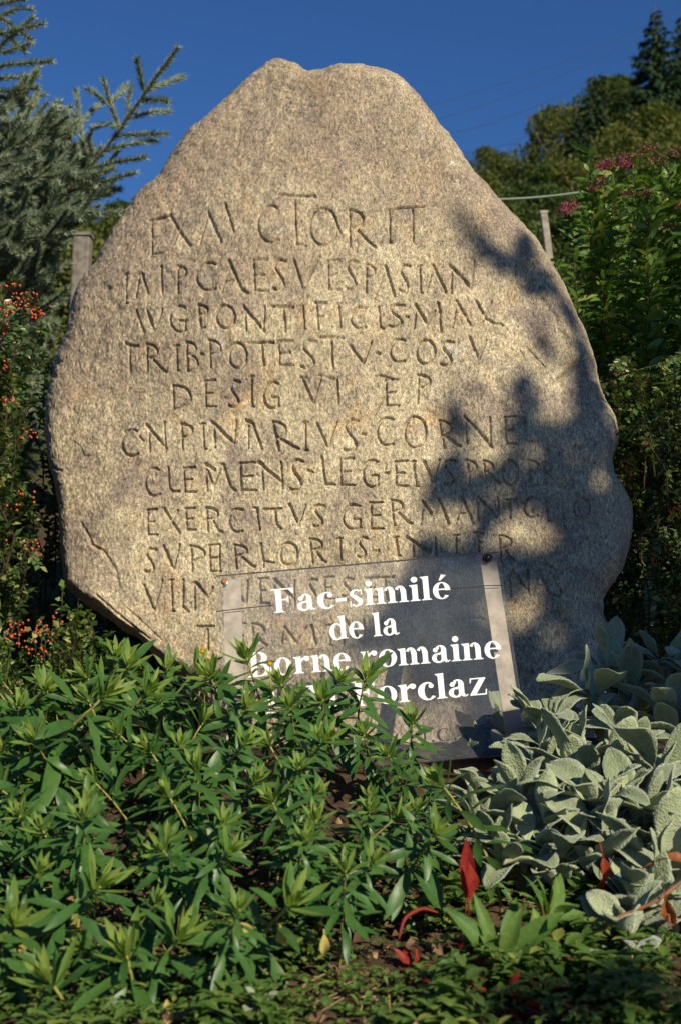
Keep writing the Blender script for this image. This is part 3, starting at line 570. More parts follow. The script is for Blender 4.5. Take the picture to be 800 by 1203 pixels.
def lettering(name, text, p0, p1, em, mat, parent, name_scale=1.0, slant=0.0):
    """p0, p1: baseline ends in the plane of the panel (photo pixels); em in pixels; spacing stretched to fit"""
    tot = sum(GL[c][0] for c in text) / 1000.0
    A0 = np.array(p0, float); dv = np.array(p1, float) - A0; wpx = np.hypot(*dv); ex = dv / wpx; ey = np.array([ex[1] * 1.0, -ex[0] * 1.0])
    sx = wpx / tot; mb = MB(); x = 0.0; k = 0
    for c in text:
        adv, pcs = GL[c]
        for pc in pcs:
            k += 1; off = 0.0012 + 0.00012 * (k % 9)
            pts = [A0 + ex * (x + q_[0] / 1000 * sx) + ey * (q_[1] / 1000 * em) for q_ in pc]
            v = [px_on_panel(a[0], a[1], off) for a in pts]
            mb.add(v, [list(range(len(v)))])
        x += adv / 1000 * sx
    return mb.build(name, mat, parent, smooth=False)
def make_sign():
    base = np.array([*(0.5 * (BL + BR))[:2], 0.15])
    root = empty('information_sign', (0, 0, 0), 'clear acrylic panel lettered white, tilted on two stakes before the boulder', 'sign')
    th = 0.008
    c = [pan(0, 0), pan(1, 0), pan(1, 1), pan(0, 1)]; cb = [q_ - PN * th for q_ in c]
    mb = MB(); mb.add(c, [[3, 2, 1, 0]])
    pn = mb.build('panel', M_ACR, root, smooth=False)
    eb = MB(); ed = MB()
    for k in range(4):
        a, b = c[k], c[(k + 1) % 4]
        ed.add([a, b, b - PN * th, a - PN * th], [[0, 1, 2, 3]])
    ed.build('panel_edge', M_ACREDGE, pn, smooth=False)
    e1 = 41.5
    def words(txt, p0, p1, em):
        tot = sum(GL[c][0] for c in txt); x = 0; p0, p1 = np.array(p0, float), np.array(p1, float)
        for wd in txt.split(' '):
            w_ = sum(GL[c][0] for c in wd); lettering('lettering', wd, p0 + (p1 - p0) * x / tot, p0 + (p1 - p0) * (x + w_) / tot, em, M_WHITE, pn); x += w_ + GL[' '][0]
    words('Fac-similé', (319.5, 720.5), (529, 702.5), e1)
    words('de la', (387, 752.5), (470, 745), e1)
    words('Borne romaine', (291, 796), (589, 772.5), 43)
    words('de la Forclaz', (300, 841), (573, 815.5), 44)
    lettering('lettering', 'J.C.', (494, 873), (538, 869), 22, M_BLACKTXT, pn)
    def crack(p):
        mb_ = MB(); pts = [px_on_panel(x_, y_, 0.0009) for x_, y_ in p]; wv = [(0, 1.1)] 
        top = [px_on_panel(x_, y_ + 1.1, 0.0009) for x_, y_ in p]
        n = len(p); mb_.add(pts + top, [[i, i + 1, n + i + 1, n + i] for i in range(n - 1)]); mb_.build('crack', M_CRACK, pn, smooth=False)
    crack([(254.5, 718), (270, 716), (290, 713.6), (307, 712), (322, 710.4)])
    crack([(526, 691), (545, 690), (562, 689), (568, 687.6), (589, 687)])
    for s0, s1, bolt in ((.024, .086, 'rust'), (.934, .991, 'dark')):
        a, b = pan(s0, .018, -.010), pan(s1, .018, -.010); a2, b2 = pan(s0, 1.16, -.010), pan(s1, 1.16, -.010)
        mb = MB(); n = 10
        for k in range(n):
            t0, t1 = k / n, (k + 1) / n
        mb.box(a, b - a, a2 - a, -PN * .008)
        po = mb.build('stake', M_BAR, root, smooth=False)
        bp = px_on_panel(264.5, 684, 0) if bolt == 'rust' else px_on_panel(572, 656, 0)
        def disc3(off0, off1, r_, dome=False):
            m_ = MB(); u_ = nrm(TR - TL); v_ = np.cross(PN, u_); a_ = np.linspace(0, 2 * np.pi, 17)[:-1]
            prof = [(r_, off0), (r_, off1), (r_ * .6, off1 + (.4 * r_ if dome else 0)), (0.0001, off1 + (.5 * r_ if dome else 0.0))]
            vv = np.array([bp + PN * z_ + (u_ * np.cos(q_) + v_ * np.sin(q_)) * rr for rr, z_ in prof for q_ in a_])
            i = np.arange(3)[:, None] * 16; j = np.arange(16)[None]; j2 = (j + 1) % 16
            m_.add(vv, np.stack([i + j, i + j2, i + 16 + j2, i + 16 + j], -1).reshape(-1, 4)); return m_
        if bolt == 'rust':
            b_ = disc3(.0005, .003, .0098).build('bolt', M_SILVER, po); disc3(.0035, .0065, .007).build('bolt_head', M_RUST, b_)['label'] = 'rust orange bolt head'
        else:
            b_ = disc3(.0005, .003, .0125).build('bolt', M_CRACK, po); disc3(.0035, .0062, .0095, True).build('bolt_head', M_DARKBOLT, b_)['label'] = 'dark shiny domed bolt head'
make_sign()

# ------------------------------------------------------------------ spurge bed in front
def make_spurge(h, bend, nleaf, seed):
    g = np.random.default_rng(seed)
    root = empty('spurge_plant', (0, 0, 0), None, 'plant')
    t = np.linspace(0, 1, 9); az = 0.0
    pts = np.c_[bend * h * t ** 1.7, 0.02 * h * np.sin(t * 5 + seed), h * t * (1 - .12 * bend * t)]
    mb = MB(); mb.tube(pts, np.linspace(.0042, .0022, 9), 6); mb.build('stem', M_SPURGE_STEM, root)
    def at(q_): return np.stack([np.interp(q_, t, pts[:, k]) for k in range(3)], -1)
    tan = nrm(pts[-1] - pts[-3])
    n = nleaf; q_ = 0.28 + 0.69 * np.linspace(0, 1, n) ** .9; b = at(q_)
    tg = nrm(at(np.minimum(q_ + .03, 1)) - at(q_ - .03)); phi = np.arange(n) * 2.39996 + g.uniform(0, 6)
    a1 = nrm(np.cross(tg, np.array([.2, .97, .1]))); a2 = np.cross(tg, a1)
    outd = a1 * np.cos(phi)[:, None] + a2 * np.sin(phi)[:, None]
    elev = np.interp(q_, [.28, .6, .85, .97], [-.55, -.15, .2, .65]) + g.normal(0, .16, n)
    d = nrm(outd * np.cos(elev)[:, None] + tg * np.sin(elev)[:, None] + g.normal(0, .12, (n, 3)))
    L = np.interp(q_, [.28, .5, .8, .97], [.09, .125, .115, .078]) * g.uniform(.62, 1.15, n) * g.uniform(.85, 1.12)
    prof = lambda t_: np.interp(t_, [0, .12, .35, .62, .85, 1], [.16, .4, .82, 1, .62, .06])
    elev = elev - (q_ < .45) * g.uniform(0, .5, n)
    tint = np.where(g.uniform(size=n) < np.where(q_ < .45, .09, .008), .93, g.uniform(0, .6, n) + .25 * q_)
    v, f, T = leaf_mesh(b, d, tg, L, L * g.uniform(.18, .235, n), prof, 6, g.normal(.28, .2, n), .25, .2, tint)
    mb = MB(); mb.add(v, f, T); mb.build('foliage', M_SPURGE, root)
    n = 13; phi = np.arange(n) * 2.39996; el = np.linspace(.55, 1.35, n) + g.normal(0, .1, n)
    a1 = nrm(np.cross(tan, [.2, .97, .1])); a2 = np.cross(tan, a1); od = a1 * np.cos(phi)[:, None] + a2 * np.sin(phi)[:, None]
    d = od * np.cos(el)[:, None] + tan * np.sin(el)[:, None]
    L = np.linspace(.078, .04, n) * g.uniform(.85, 1.1, n)
    v, f, T = leaf_mesh(np.repeat(pts[-1][None], n, 0) - tan * np.linspace(.02, 0, n)[:, None], d, tan - .3 * od, L, L * .21, prof, 4, -.12 + g.normal(0, .1, n), .3, 0, np.linspace(.1, 1, n))
    mb = MB(); mb.add(v, f, T); mb.build('tip_shoot', M_SPURGE_TIP, root)
    return root
def spurge_bed():
    G_ = 'spurge stems of the green bed'
    protos = [make_spurge(.30 + .012 * (k % 4), .35 + .09 * (k % 5), 25 + 2 * (k % 4), 100 + k) for k in range(10)]
    spots = []
    # (px, py of the tip, distance) for the shoots one can tell apart
    named = [(290, 770, 2.93, 'tall spurge shoot standing in front of the first hidden letter of the sign'), (432, 793, 2.86, 'spurge shoot rising over the last line of the sign'), (248, 792, 2.8, 'spurge shoot with orange buds beside it below the sign corner'),
             (198, 785, 2.95, 'small spurge shoot at the foot of the boulder left of the sign'), (128, 815, 2.55, 'spurge shoot on a long bare yellow stem'), (486, 846, 2.7, 'spurge shoot over the lower edge of the sign by the black initials'),
             (100, 960, 2.15, 'wide spurge rosette low at the left of the bed'), (198, 985, 2.2, 'wide open spurge rosette with a pale centre in the middle of the bed'), (95, 1110, 1.95, 'lowest spurge rosette in the left corner'),
             (440, 1010, 2.12, 'broad spurge rosette at the front right of the bed'), (275, 1070, 2.0, 'spurge rosette above the bare brown soil'), (320, 940, 2.3, 'spurge rosette with upright pale tips in the centre of the bed'),
             (435, 950, 2.35, 'spurge rosette left of the lone red leaf'), (505, 920, 2.5, 'spurge shoot leaning towards the woolly grey leaves')]
    k = 0
    used = set()
    def put(tip, lab, sc=None):
        nonlocal k
        p = protos[k % 10]; k += 1
        rz = R(-90) + rng.normal(0, .7)                     # most lean towards the viewer and the light
        top = max(np.asarray(p.children[0].data.vertices[-2].co)) if False else None
        st = [c for c in p.children if c.name.startswith('stem')][0]; tipv = np.array(st.data.vertices[48].co)
        gz = float(ground_z(tip[0], tip[1])); sc_ = sc or float(np.clip((tip[2] - gz) / tipv[2], .55, 1.45))
        off = np.array([tipv[0] * math.cos(rz) - tipv[1] * math.sin(rz), tipv[0] * math.sin(rz) + tipv[1] * math.cos(rz)]) * sc_
        loc = (tip[0] - off[0], tip[1] - off[1], tip[2] - tipv[2] * sc_)
        if id(p) in used: o = dup(p, loc, rz, sc_, label=lab, group=G_)
        else:
            used.add(id(p)); o = p; p.location = loc; p.rotation_euler = (0, 0, rz); p.scale = (sc_,) * 3; p['label'] = lab; p['group'] = G_
    for px, py, Y, lab in named: put(P(px, py, Y), lab); spots.append(P(px, py, Y)[:2])
    for px, py, Y, lab in [(20, 1085, 1.93, 'spurge rosette at the very left edge near the bottom'), (150, 1120, 1.9, 'low spurge rosette over the leaf litter at the bottom left'), (60, 1150, 1.86, 'spurge rosette closest to the bottom left corner'), (215, 1100, 1.92, 'low spurge rosette in the front row left of the yellow leaves'), (345, 1060, 1.98, 'front row spurge rosette above the yellow leaves'), (120, 1040, 2.02, 'pale tipped spurge rosette in the second row at the left')]:
        put(P(px, py, Y), lab, 1.05); spots.append(P(px, py, Y)[:2])
    shared = 'dark green narrow-leaved spurge stem crowded among its neighbours in the bed'
    n = 0; tries = 0
    while n < 72 and tries < 6000:
        tries += 1
        Y = rng.uniform(1.86, 3.02); px = rng.uniform(-40, 545)
        fr = max(0, (Y - 1.97) / 1.05)
        if px > np.interp(Y, [1.86, 1.97, 2.1, 2.4, 2.7, 3.0], [250, 400, 520, 520, 480, 420]): continue
        h = np.interp(fr, [0, .3, 1], [.17, .235, .27]) * rng.uniform(.8, 1.08)
        h *= np.interp(px, [220, 300, 400, 520], [1, .9, .82, .72]) if Y > 2.35 else 1
        x = (px - 400) / FPX * Y; z = float(ground_z(x, Y)) + h
        if any(np.hypot(x - a[0], Y - a[1]) < .09 for a in spots): continue
        spots.append((x, Y)); put(np.array([x, Y, z]), shared); n += 1
spurge_bed()

# ------------------------------------------------------------------ lamb's ear (woolly grey leaves) on the right
def make_lamb(seed, nout, nin, h):
    g = np.random.default_rng(seed); root = empty('lambs_ear_plant', (0, 0, 0), None, 'plant')
    prof = lambda t_: np.interp(t_, [0, .1, .25, .5, .75, .92, 1], [.16, .22, .62, 1, .92, .5, .12])
    def part(name, n, L0, L1, e0, e1, mat, z0, cr):
        phi = np.arange(n) * 2.39996 + g.uniform(0, 6) + g.normal(0, .25, n); el = g.uniform(e0, e1, n)
        od = np.c_[np.cos(phi), np.sin(phi), np.zeros(n)]; d = od * np.cos(el)[:, None] + np.array([0, 0, 1]) * np.sin(el)[:, None]
        up = np.array([0, 0, 1.0]) * np.cos(el)[:, None] - od * np.sin(el)[:, None] + g.normal(0, .22, (n, 3))
        L = g.uniform(L0, L1, n); b = np.c_[od[:, :2] * .012, g.uniform(0, z0, n)]
        v, f, T = leaf_mesh(b, d, up, L, L * g.uniform(.36, .5, n), prof, 9, g.uniform(*cr, n) + g.normal(0, .18, n), g.uniform(.05, .45, n), .16, np.where(g.uniform(size=n) < .02, .95, g.uniform(0, .85, n)), 7)
        V_ = v.reshape(n, -1, 3)
        mb = MB(); mb.add(v, f, T); o = mb.build(name, mat, root)
        at = o.data.attributes.new('rim', 'FLOAT', 'POINT'); at.data.foreach_set('value', np.tile(np.abs(np.linspace(-1, 1, 7)), len(v) // 7).astype(np.float32))
        md = o.modifiers.new('thickness', 'SOLIDIFY'); md.thickness = .0014; md.offset = 0
    part('outer_leaves', nout, .105, .165, .2, 1.2, M_LAMB, h, (.1, .75))
    part('young_leaves', nin, .07, .12, .7, 1.4, M_LAMBY, h, (-.25, .35))
    return root
def lambs_ears():
    G_ = "woolly grey-leaved plants right of the sign"
    protos = [make_lamb(200 + k, 9 + k % 3, 5 + k % 3, .09) for k in range(7)]
    spots = [(700, 985, 2.32, 'lambs ear rosette with a broad hanging leaf at the front of the grey patch', 1.05), (625, 925, 2.5, 'lambs ear rosette with upright leaves in front of the sign corner', 1), (570, 925, 2.72, 'lambs ear plant just below the lower edge of the sign', .8),
             (680, 880, 2.62, 'sunlit lambs ear rosette right of the sign stake', 1), (725, 850, 2.75, 'lambs ear with one tall upright sunlit leaf', 1), (770, 900, 2.55, 'lambs ear at the right edge half in sun', 1.05),
             (650, 840, 2.85, 'lambs ear whose pale leaves reach the right stake', .95), (690, 810, 2.95, 'shaded lambs ear at the foot of the boulder', 1), (745, 800, 3.0, 'shaded bluish lambs ear behind the sunlit ones', 1.1), (790, 830, 2.85, 'shaded lambs ear cut by the right edge', 1.1),
             (720, 775, 3.15, 'farthest lambs ear with leaves against the dark hedge', 1.1), (775, 765, 3.15, 'lambs ear with raised leaves in the far right corner', 1.15), (560, 960, 2.45, 'small lambs ear beside the spurge bed', .75), (655, 1000, 2.32, 'drooping lambs ear above the red leaf', .8),
             (760, 985, 2.3, 'lambs ear with curled leaves low at the right', 1), (795, 960, 2.38, 'lambs ear at the right edge beside dry orange leaves', 1), (735, 1040, 2.2, 'lowest lambs ear leaves lying on the dark ground', .8), (640, 868, 2.8, 'lambs ear seen through the clear panel', .8), (560, 868, 3.22, 'lambs ear standing behind the panel under the initials', .8), (585, 845, 3.2, 'lambs ear seen through the panel beside the right stake', .75), (810, 790, 3.0, 'lambs ear leaves entering at the right edge', 1.1),
             (800, 1040, 2.2, 'lambs ear in the lower right corner shade', .95), (640, 960, 2.42, 'lambs ear with pale quilted leaves in the middle of the patch', .95), (715, 930, 2.45, 'lambs ear with folded leaves in the centre of the grey patch', 1), (590, 985, 2.35, 'lambs ear leaves right of the red leaf', .7)]
    spots += [(830, 905, 2.5, 'lambs ear beyond the dry orange leaves at the right edge', 1.1), (750, 940, 2.42, 'lambs ear with broad leaves left of the edge rosette', 1), (680, 945, 2.48, 'lambs ear tucked between the sunlit rosettes', 1), (700, 890, 2.68, 'lambs ear behind the tall upright sunlit leaf', 1), (635, 890, 2.7, 'lambs ear just right of the stake foot', .95), (745, 1078, 2.1, 'lambs ear spreading lowest of all towards the right corner', .85), (775, 1030, 2.22, 'broad lambs ear leaves over the red brown stem', .95), (620, 980, 2.36, 'lambs ear in the left front of the grey patch', .9)]
    for k, (px, py, Y, lab, sc) in enumerate(spots):
        p = protos[k % 7]; tip = P(px, py, Y); loc = (tip[0], tip[1], max(tip[2] - .10 * sc, float(ground_z(tip[0], tip[1])) - .01)); rz = rng.uniform(0, 6.28); tl = (rng.normal(.12, .12), rng.normal(0, .15))
        if k < 7: p.location = loc; p.rotation_euler = (tl[0], tl[1], rz); p.scale = (sc,) * 3; p['label'] = lab; p['group'] = G_
        else: dup(p, loc, rz, sc, tl, lab, G_)
lambs_ears()

# ------------------------------------------------------------------ ground cover, litter, small plants in front
def ground_stuff():
    n = 4200
    Y = rng.uniform(1.75, 2.6, n); px = rng.uniform(-30, 830, n); x = (px - 400) / FPX * Y
    dens = np.where(px > 500, .95, .55) * (0.35 + .65 * (vnoise(x * 9, Y * 9, 70) > -.1)); k = rng.uniform(size=n) < dens; x, Y = x[k], Y[k]; n = len(x)
    mb = MB()
    ht = rng.uniform(.008, .075, n) * np.where(x > .15, 1.15, .7)
    cen = np.c_[x, Y, ground_z(x, Y) + ht]
    for j in range(5):
        phi = rng.uniform(0, 6.28, n); el = rng.uniform(-.1, .7, n); od = np.c_[np.cos(phi), np.sin(phi), np.zeros(n)]
        d = od * np.cos(el)[:, None] + np.array([0, 0, 1]) * np.sin(el)[:, None]; L = rng.uniform(.010, .02, n) * (1 + 1.1 * (vnoise(x * 7 + 3, Y * 7, 77) > .1))
        v, f, T = leaf_mesh(cen, d, np.array([0, 0, 1.]) - od * .4, L, L * rng.uniform(.35, .6, n), None, 3, .3, .3, 0, rng.uniform(0, 1, n)); mb.add(v, f, T)
    o = mb.build('ground_cover', M_COVER); o['kind'] = 'stuff'
    n = 800; Y = rng.uniform(1.75, 2.7, n); px = rng.uniform(-30, 830, n); x = (px - 400) / FPX * Y
    d = nrm(np.c_[rng.normal(size=(n, 2)), rng.normal(0, .25, n)]); L = rng.uniform(.012, .042, n)
    v, f, T = leaf_mesh(np.c_[x, Y, ground_z(x, Y) + rng.uniform(.006, .022, n)], d, np.array([0, 0, 1.]) + rng.normal(0, .5, (n, 3)), L, L * rng.uniform(.25, .6, n), None, 3, rng.normal(0, .5, n), .4, .2)
    mb = MB(); mb.add(v, f, T)
    for j in range(160):                     # dry stalks
        yy = rng.uniform(1.8, 2.5); xx = rng.uniform(-.5, .6); a = rng.uniform(0, 3.14); l = rng.uniform(.02, .08); z = float(ground_z(xx, yy)) + rng.uniform(.006, .02)
        mb.tube([(xx, yy, z), (xx + l * math.cos(a), yy + l * math.sin(a), z + rng.uniform(0, .02))], .0011, 4, .9)
    o = mb.build('leaf_litter', M_LITTER); o['kind'] = 'stuff'
ground_stuff()
def red_litter():
    n = 170; Y = rng.uniform(1.84, 2.12, n); px = np.clip(rng.normal(620, 75, n), 480, 820); x = (px - 400) / FPX * Y
    d = nrm(np.c_[rng.normal(size=(n, 2)), rng.uniform(-.2, .9, n)]); L = rng.uniform(.015, .04, n)
    v, f, T = leaf_mesh(np.c_[x, Y, ground_z(x, Y) + rng.uniform(.01, .05, n)], d, np.array([0, -.4, 1.]) + rng.normal(0, .5, (n, 3)), L, L * rng.uniform(.3, .5, n), None, 4, rng.normal(.2, .5, n), .4, .3)
    mb = MB(); mb.add(v, f, T); o = mb.build('reddish_leaf_litter', M_RED); o['kind'] = 'stuff'
red_litter()
def single_leaf(name, px, py, Y, d, up, L, W, mat, label, cat='leaf', curl=.5, fold=.55, tint=.4, wave=.35, stalk=True):
    b = P(px, py, Y)
    v, f, T = leaf_mesh(b[None], np.array(d, float), np.array(up, float), L, W, None, 8, curl, fold, wave, tint, 5)
    mb = MB(); mb.add(v, f, T)
    if stalk: mb.tube([b - nrm(np.array(d, float)) * L * .5 - np.array([0, 0, .01]), b], [.0012, .0016], 5, tint)
    o = mb.build(name, mat, loc=b); tag(o, label, cat); return o
single_leaf('red_leaf', 547, 1052, 2.12, (.02, -.08, 1), (.15, -1, .1), .094, .026, M_RED, 'bright red upright leaf beside the spurge bed', curl=.08, tint=.2)
single_leaf('yellow_leaf', 381, 1098, 1.99, (.05, -.2, -1), (.2, -1, .3), .036, .015, M_DRYYEL, 'pale yellow leaf hanging at the foot of the front spurge stems')
single_leaf('yellow_leaf', 330, 1090, 1.99, (.15, -.2, -1), (-.3, -1, .3), .034, .018, M_DRYYEL, 'yellow green leaf hanging left of the palest yellow leaf')
single_leaf('yellow_leaf', 286, 1085, 1.99, (.5, -.3, -.5), (.2, -1, .3), .026, .014, M_DRYYEL, 'small yellow leaf leftmost of those under the middle rosette')
single_leaf('yellow_leaf', 32, 1095, 1.98, (-.2, -.2, -1), (.4, -1, .3), .042, .013, M_DRYYEL, 'narrow yellow leaf near the left edge of the bed')
single_leaf('yellow_leaf', 198, 1203, 1.86, (0, -.2, 1), (.2, -1, .3), .035, .016, M_DRYYEL, 'yellow leaf tip at the bottom edge in the soil')
single_leaf('yellow_leaf', 628, 1100, 2.02, (.1, -.3, 1), (.3, -1, .5), .045, .022, M_HERB, 'yellow green leaf with a red tip right of the dock', tint=1.0)
single_leaf('dry_leaf', 782, 1056, 2.05, (.12, -.2, -1), (-.6, -1, .2), .05, .022, M_RED, 'orange dry leaf hanging near the right edge', tint=.97, curl=.5)
single_leaf('dry_leaf', 708, 1008, 2.17, (.12, -.2, -1), (.5, -1, .2), .075, .022, M_RED, 'crumpled rust red leaf before the lambs ear', tint=.88, curl=.7, wave=.6)
single_leaf('dry_leaf', 770, 1010, 2.2, (.9, -.2, .3), (.1, -.5, 1), .06, .022, M_RED, 'orange dry leaf lying on the grey leaves at the right edge', tint=.98)
single_leaf('red_leaf', 551, 1056, 2.10, (.05, -.12, .75), (.7, -1, .1), .06, .024, M_RED, 'darker red leaf folded in front of the tall red one', curl=.15, tint=.5)
single_leaf('red_leaf', 545, 1130, 2.0, (1, -.2, .1), (0, -.6, 1), .045, .02, M_RED, 'small oval red leaf lying on the green dock leaves', tint=.6)
def dock():
    root = empty('dock_plant', P(585, 1140, 2.02), 'low dock with broad light green leaves and reddish stalks', 'plant')
    b = np.array(root.location)
    L_ = [((-.55, -.2, .9), .105, .030), ((.62, -.25, .75), .115, .04), ((-.25, -.1, 1), .10, .022), ((-.8, -.4, .35), .09, .032), ((.25, -.3, .9), .085, .028), ((.85, -.35, .25), .10, .034), ((.3, .3, 1), .10, .024), ((-.1, -.6, .5), .07, .03), ((.6, -.7, .2), .085, .032), ((-.5, .2, .9), .09, .024)]
    mb = MB(); st = MB()
    for d, L, W in L_:
        d = nrm(np.array(d)); s_ = .025
        v, f, T = leaf_mesh((d * s_)[None], d, np.array([-.2 * d[0], -.65, 1 - .5 * d[2]]), L, W, None, 8, rng.uniform(.15, .4), .4, .1, rng.uniform(0, 1), 5); mb.add(v, f, T)
        st.tube([(0, 0, -.05), d * .02, d * s_ * 1.6], .0016, 5, .5)
    mb.build('foliage', M_HERB, root); st.build('leaf_stalks', M_RED, root)
    root2 = empty('dock_plant', P(640, 1085, 2.06), 'second smaller dock right of the broad-leaved one', 'plant')
    for c in root.children:
        q_ = c.copy(); COL.objects.link(q_); q_.parent = root2
    root2.rotation_euler = (0, 0, 1.2); root2.scale = (.7,) * 3
dock()
def weeds():
    def proto(seed, n, L, wd, mat, nm, ht):
        g = np.random.default_rng(seed); root = empty(nm, (0, 0, 0), None, 'plant'); mb = MB(); st = MB()
        phi = np.arange(n) * 2.39996 + g.uniform(0, 6); el = np.linspace(.05, 1.1, n) + g.normal(0, .12, n); z = np.linspace(.2, 1, n) * ht
        od = np.c_[np.cos(phi), np.sin(phi), np.zeros(n)]; d = od * np.cos(el)[:, None] + np.array([0, 0, 1]) * np.sin(el)[:, None]
        ll = L * np.linspace(1.1, .6, n) * g.uniform(.85, 1.15, n); prof = lambda q_: np.interp(q_, [0, .2, .45, .7, .9, 1], [.15, .3, .7, 1, .75, .1])
        v, f, T = leaf_mesh(np.c_[np.zeros((n, 2)), z] + d * .008, d, np.array([0, 0, 1.]) - od * .5, ll, ll * wd, prof, 6, g.uniform(.1, .5, n), .35, .1); mb.add(v, f, T)
        st.tube([(0, 0, -.03), (.002, 0, ht * .5), (0, 0, ht)], .0014, 5); mb.build('foliage', mat, root); st.build('stem', M_SPURGE_STEM, root); return root
    pr = [proto(61, 9, .035, .5, M_HERB, 'weed_plant', .03), proto(62, 12, .03, .4, M_COVER, 'weed_plant', .06), proto(63, 7, .045, .55, M_LAMB, 'weed_plant', .03)]
    used = set()
    for k, px, py, Y, sc, lab in [(2, 305, 1185, 1.87, 1, 'grey-green broad-leaved weed on the bare soil at the bottom'), (0, 555, 1165, 1.9, 1.1, 'small weed with spoon leaves under the dock'), (1, 510, 1130, 1.95, 1, 'leafy weed left of the dock'), (1, 640, 1130, 1.96, 1.2, 'leafy weed right of the dock in the shade'), (0, 420, 1165, 1.9, .8, 'small bright weed at the bottom centre'), (0, 345, 1195, 1.86, .8, 'small weed beside the grey-green one'), (1, 735, 1120, 1.97, 1.2, 'leafy weed under the red brown stem'),
                            (1, 615, 1040, 2.15, 1, 'leafy weed between the red leaf and the woolly leaves'), (0, 665, 1060, 2.1, 1, 'spoon-leaved weed below the woolly leaves'), (1, 40, 1180, 1.88, .9, 'leafy weed in the bottom left corner'), (0, 130, 1190, 1.87, .8, 'spoon-leaved weed at the bottom left'), (1, 680, 1100, 2.0, .9, 'short leafy weed under the broad dock'), (0, 770, 1130, 1.94, 1, 'dark weed in the bottom right shade'), (1, 460, 1180, 1.88, .8, 'leafy weed at the bottom just left of the shade')]:
        c = P(px, py, Y); loc = (c[0], Y, float(ground_z(c[0], Y)) + .002)
        if k not in used: used.add(k); o = pr[k]; o.location = loc; o.scale = (sc,) * 3; o['label'] = lab; o['group'] = 'small weeds on the bed edge'
        else: dup(pr[k], loc, rng.uniform(0, 6), sc, (rng.normal(0, .15), rng.normal(0, .15)), lab, 'small weeds on the bed edge')
weeds()
def red_stem():
    def curve(pp, m=5):
        pp = np.array(pp); q_ = np.linspace(0, len(pp) - 1, (len(pp) - 1) * m + 1); v_ = np.stack([np.interp(q_, np.arange(len(pp)), pp[:, k]) for k in range(3)], -1)
        for _ in range(3): v_[1:-1] = (v_[:-2] + 2 * v_[1:-1] + v_[2:]) / 4
        return v_
    pts = [P(706, 1088, 2.05), P(730, 1075, 2.06), P(770, 1060, 2.06), P(800, 1035, 2.08), P(850, 1000, 2.1)]
    mb = MB(); cv = curve(pts); mb.tube(cv, np.linspace(.0022, .0036, len(cv)) * (1 + .15 * np.sin(np.arange(len(cv)) * 1.7)), 7); mb.tube([pts[2], P(785, 1075, 2.05), P(788, 1092, 2.04)], .0016, 5)
    tag(mb.build('bare_stem', plain('red_brown_stem', (0.25, 0.09, 0.035), .5, .25, 60)), 'arching red brown bare stem low at the right edge', 'stem')
    mb = MB(); mb.tube([P(712, 960, 2.3), P(722, 1000, 2.25), P(708, 1040, 2.2), P(700, 1060, 2.18)], .0012, 5)
    tag(mb.build('bare_stem', M_TWIG), 'thin dark stalk standing before the lambs ear', 'stem')
    mb = MB(); cv = curve([P(468, 1104, 2.0), P(474, 1078, 2.02), P(495, 1066, 2.03), P(514, 1072, 2.03)]); mb.tube(cv, .0012 + .0022 * np.sin(np.linspace(0.1, 3.0, len(cv))), 6, .6)
    tag(mb.build('curled_leaf', M_RED), 'curled red stalk at the foot of the front right spurge', 'leaf')
red_stem()
def orange_flowers():
    root = None
    for i, (px, py, lab) in enumerate([(239, 766, 'orange button flower highest of three beside the left stake'), (248, 779, 'orange button flower nearest the left stake'), (233, 779, 'orange button flower lowest left of three'), (317, 780, 'small orange bud over the white lettering')]):
        c = P(px, py, 2.93); root = empty('orange_flower', c, lab, 'flower', 'orange button flowers by the sign')
        mb = MB(); n = 26; d = rand_dirs(n); d[:, 2] = np.abs(d[:, 2]) * .8
        v, f, T = leaf_mesh(np.zeros((n, 3)), d, rand_dirs(n), .012 if i < 3 else .007, .007, None, 2, .6, .2); mb.add(v, f, T); mb.ball((0, 0, 0), .006, 8, 5, .4); mb.build('flower_head', M_YELLOW, root)
        mb = MB(); mb.tube([(0.004, 0, -.14), (.003, .002, -.07), (0, 0, 0)], .0014, 5); mb.build('stem', M_SPURGE_STEM, root)
orange_flowers()

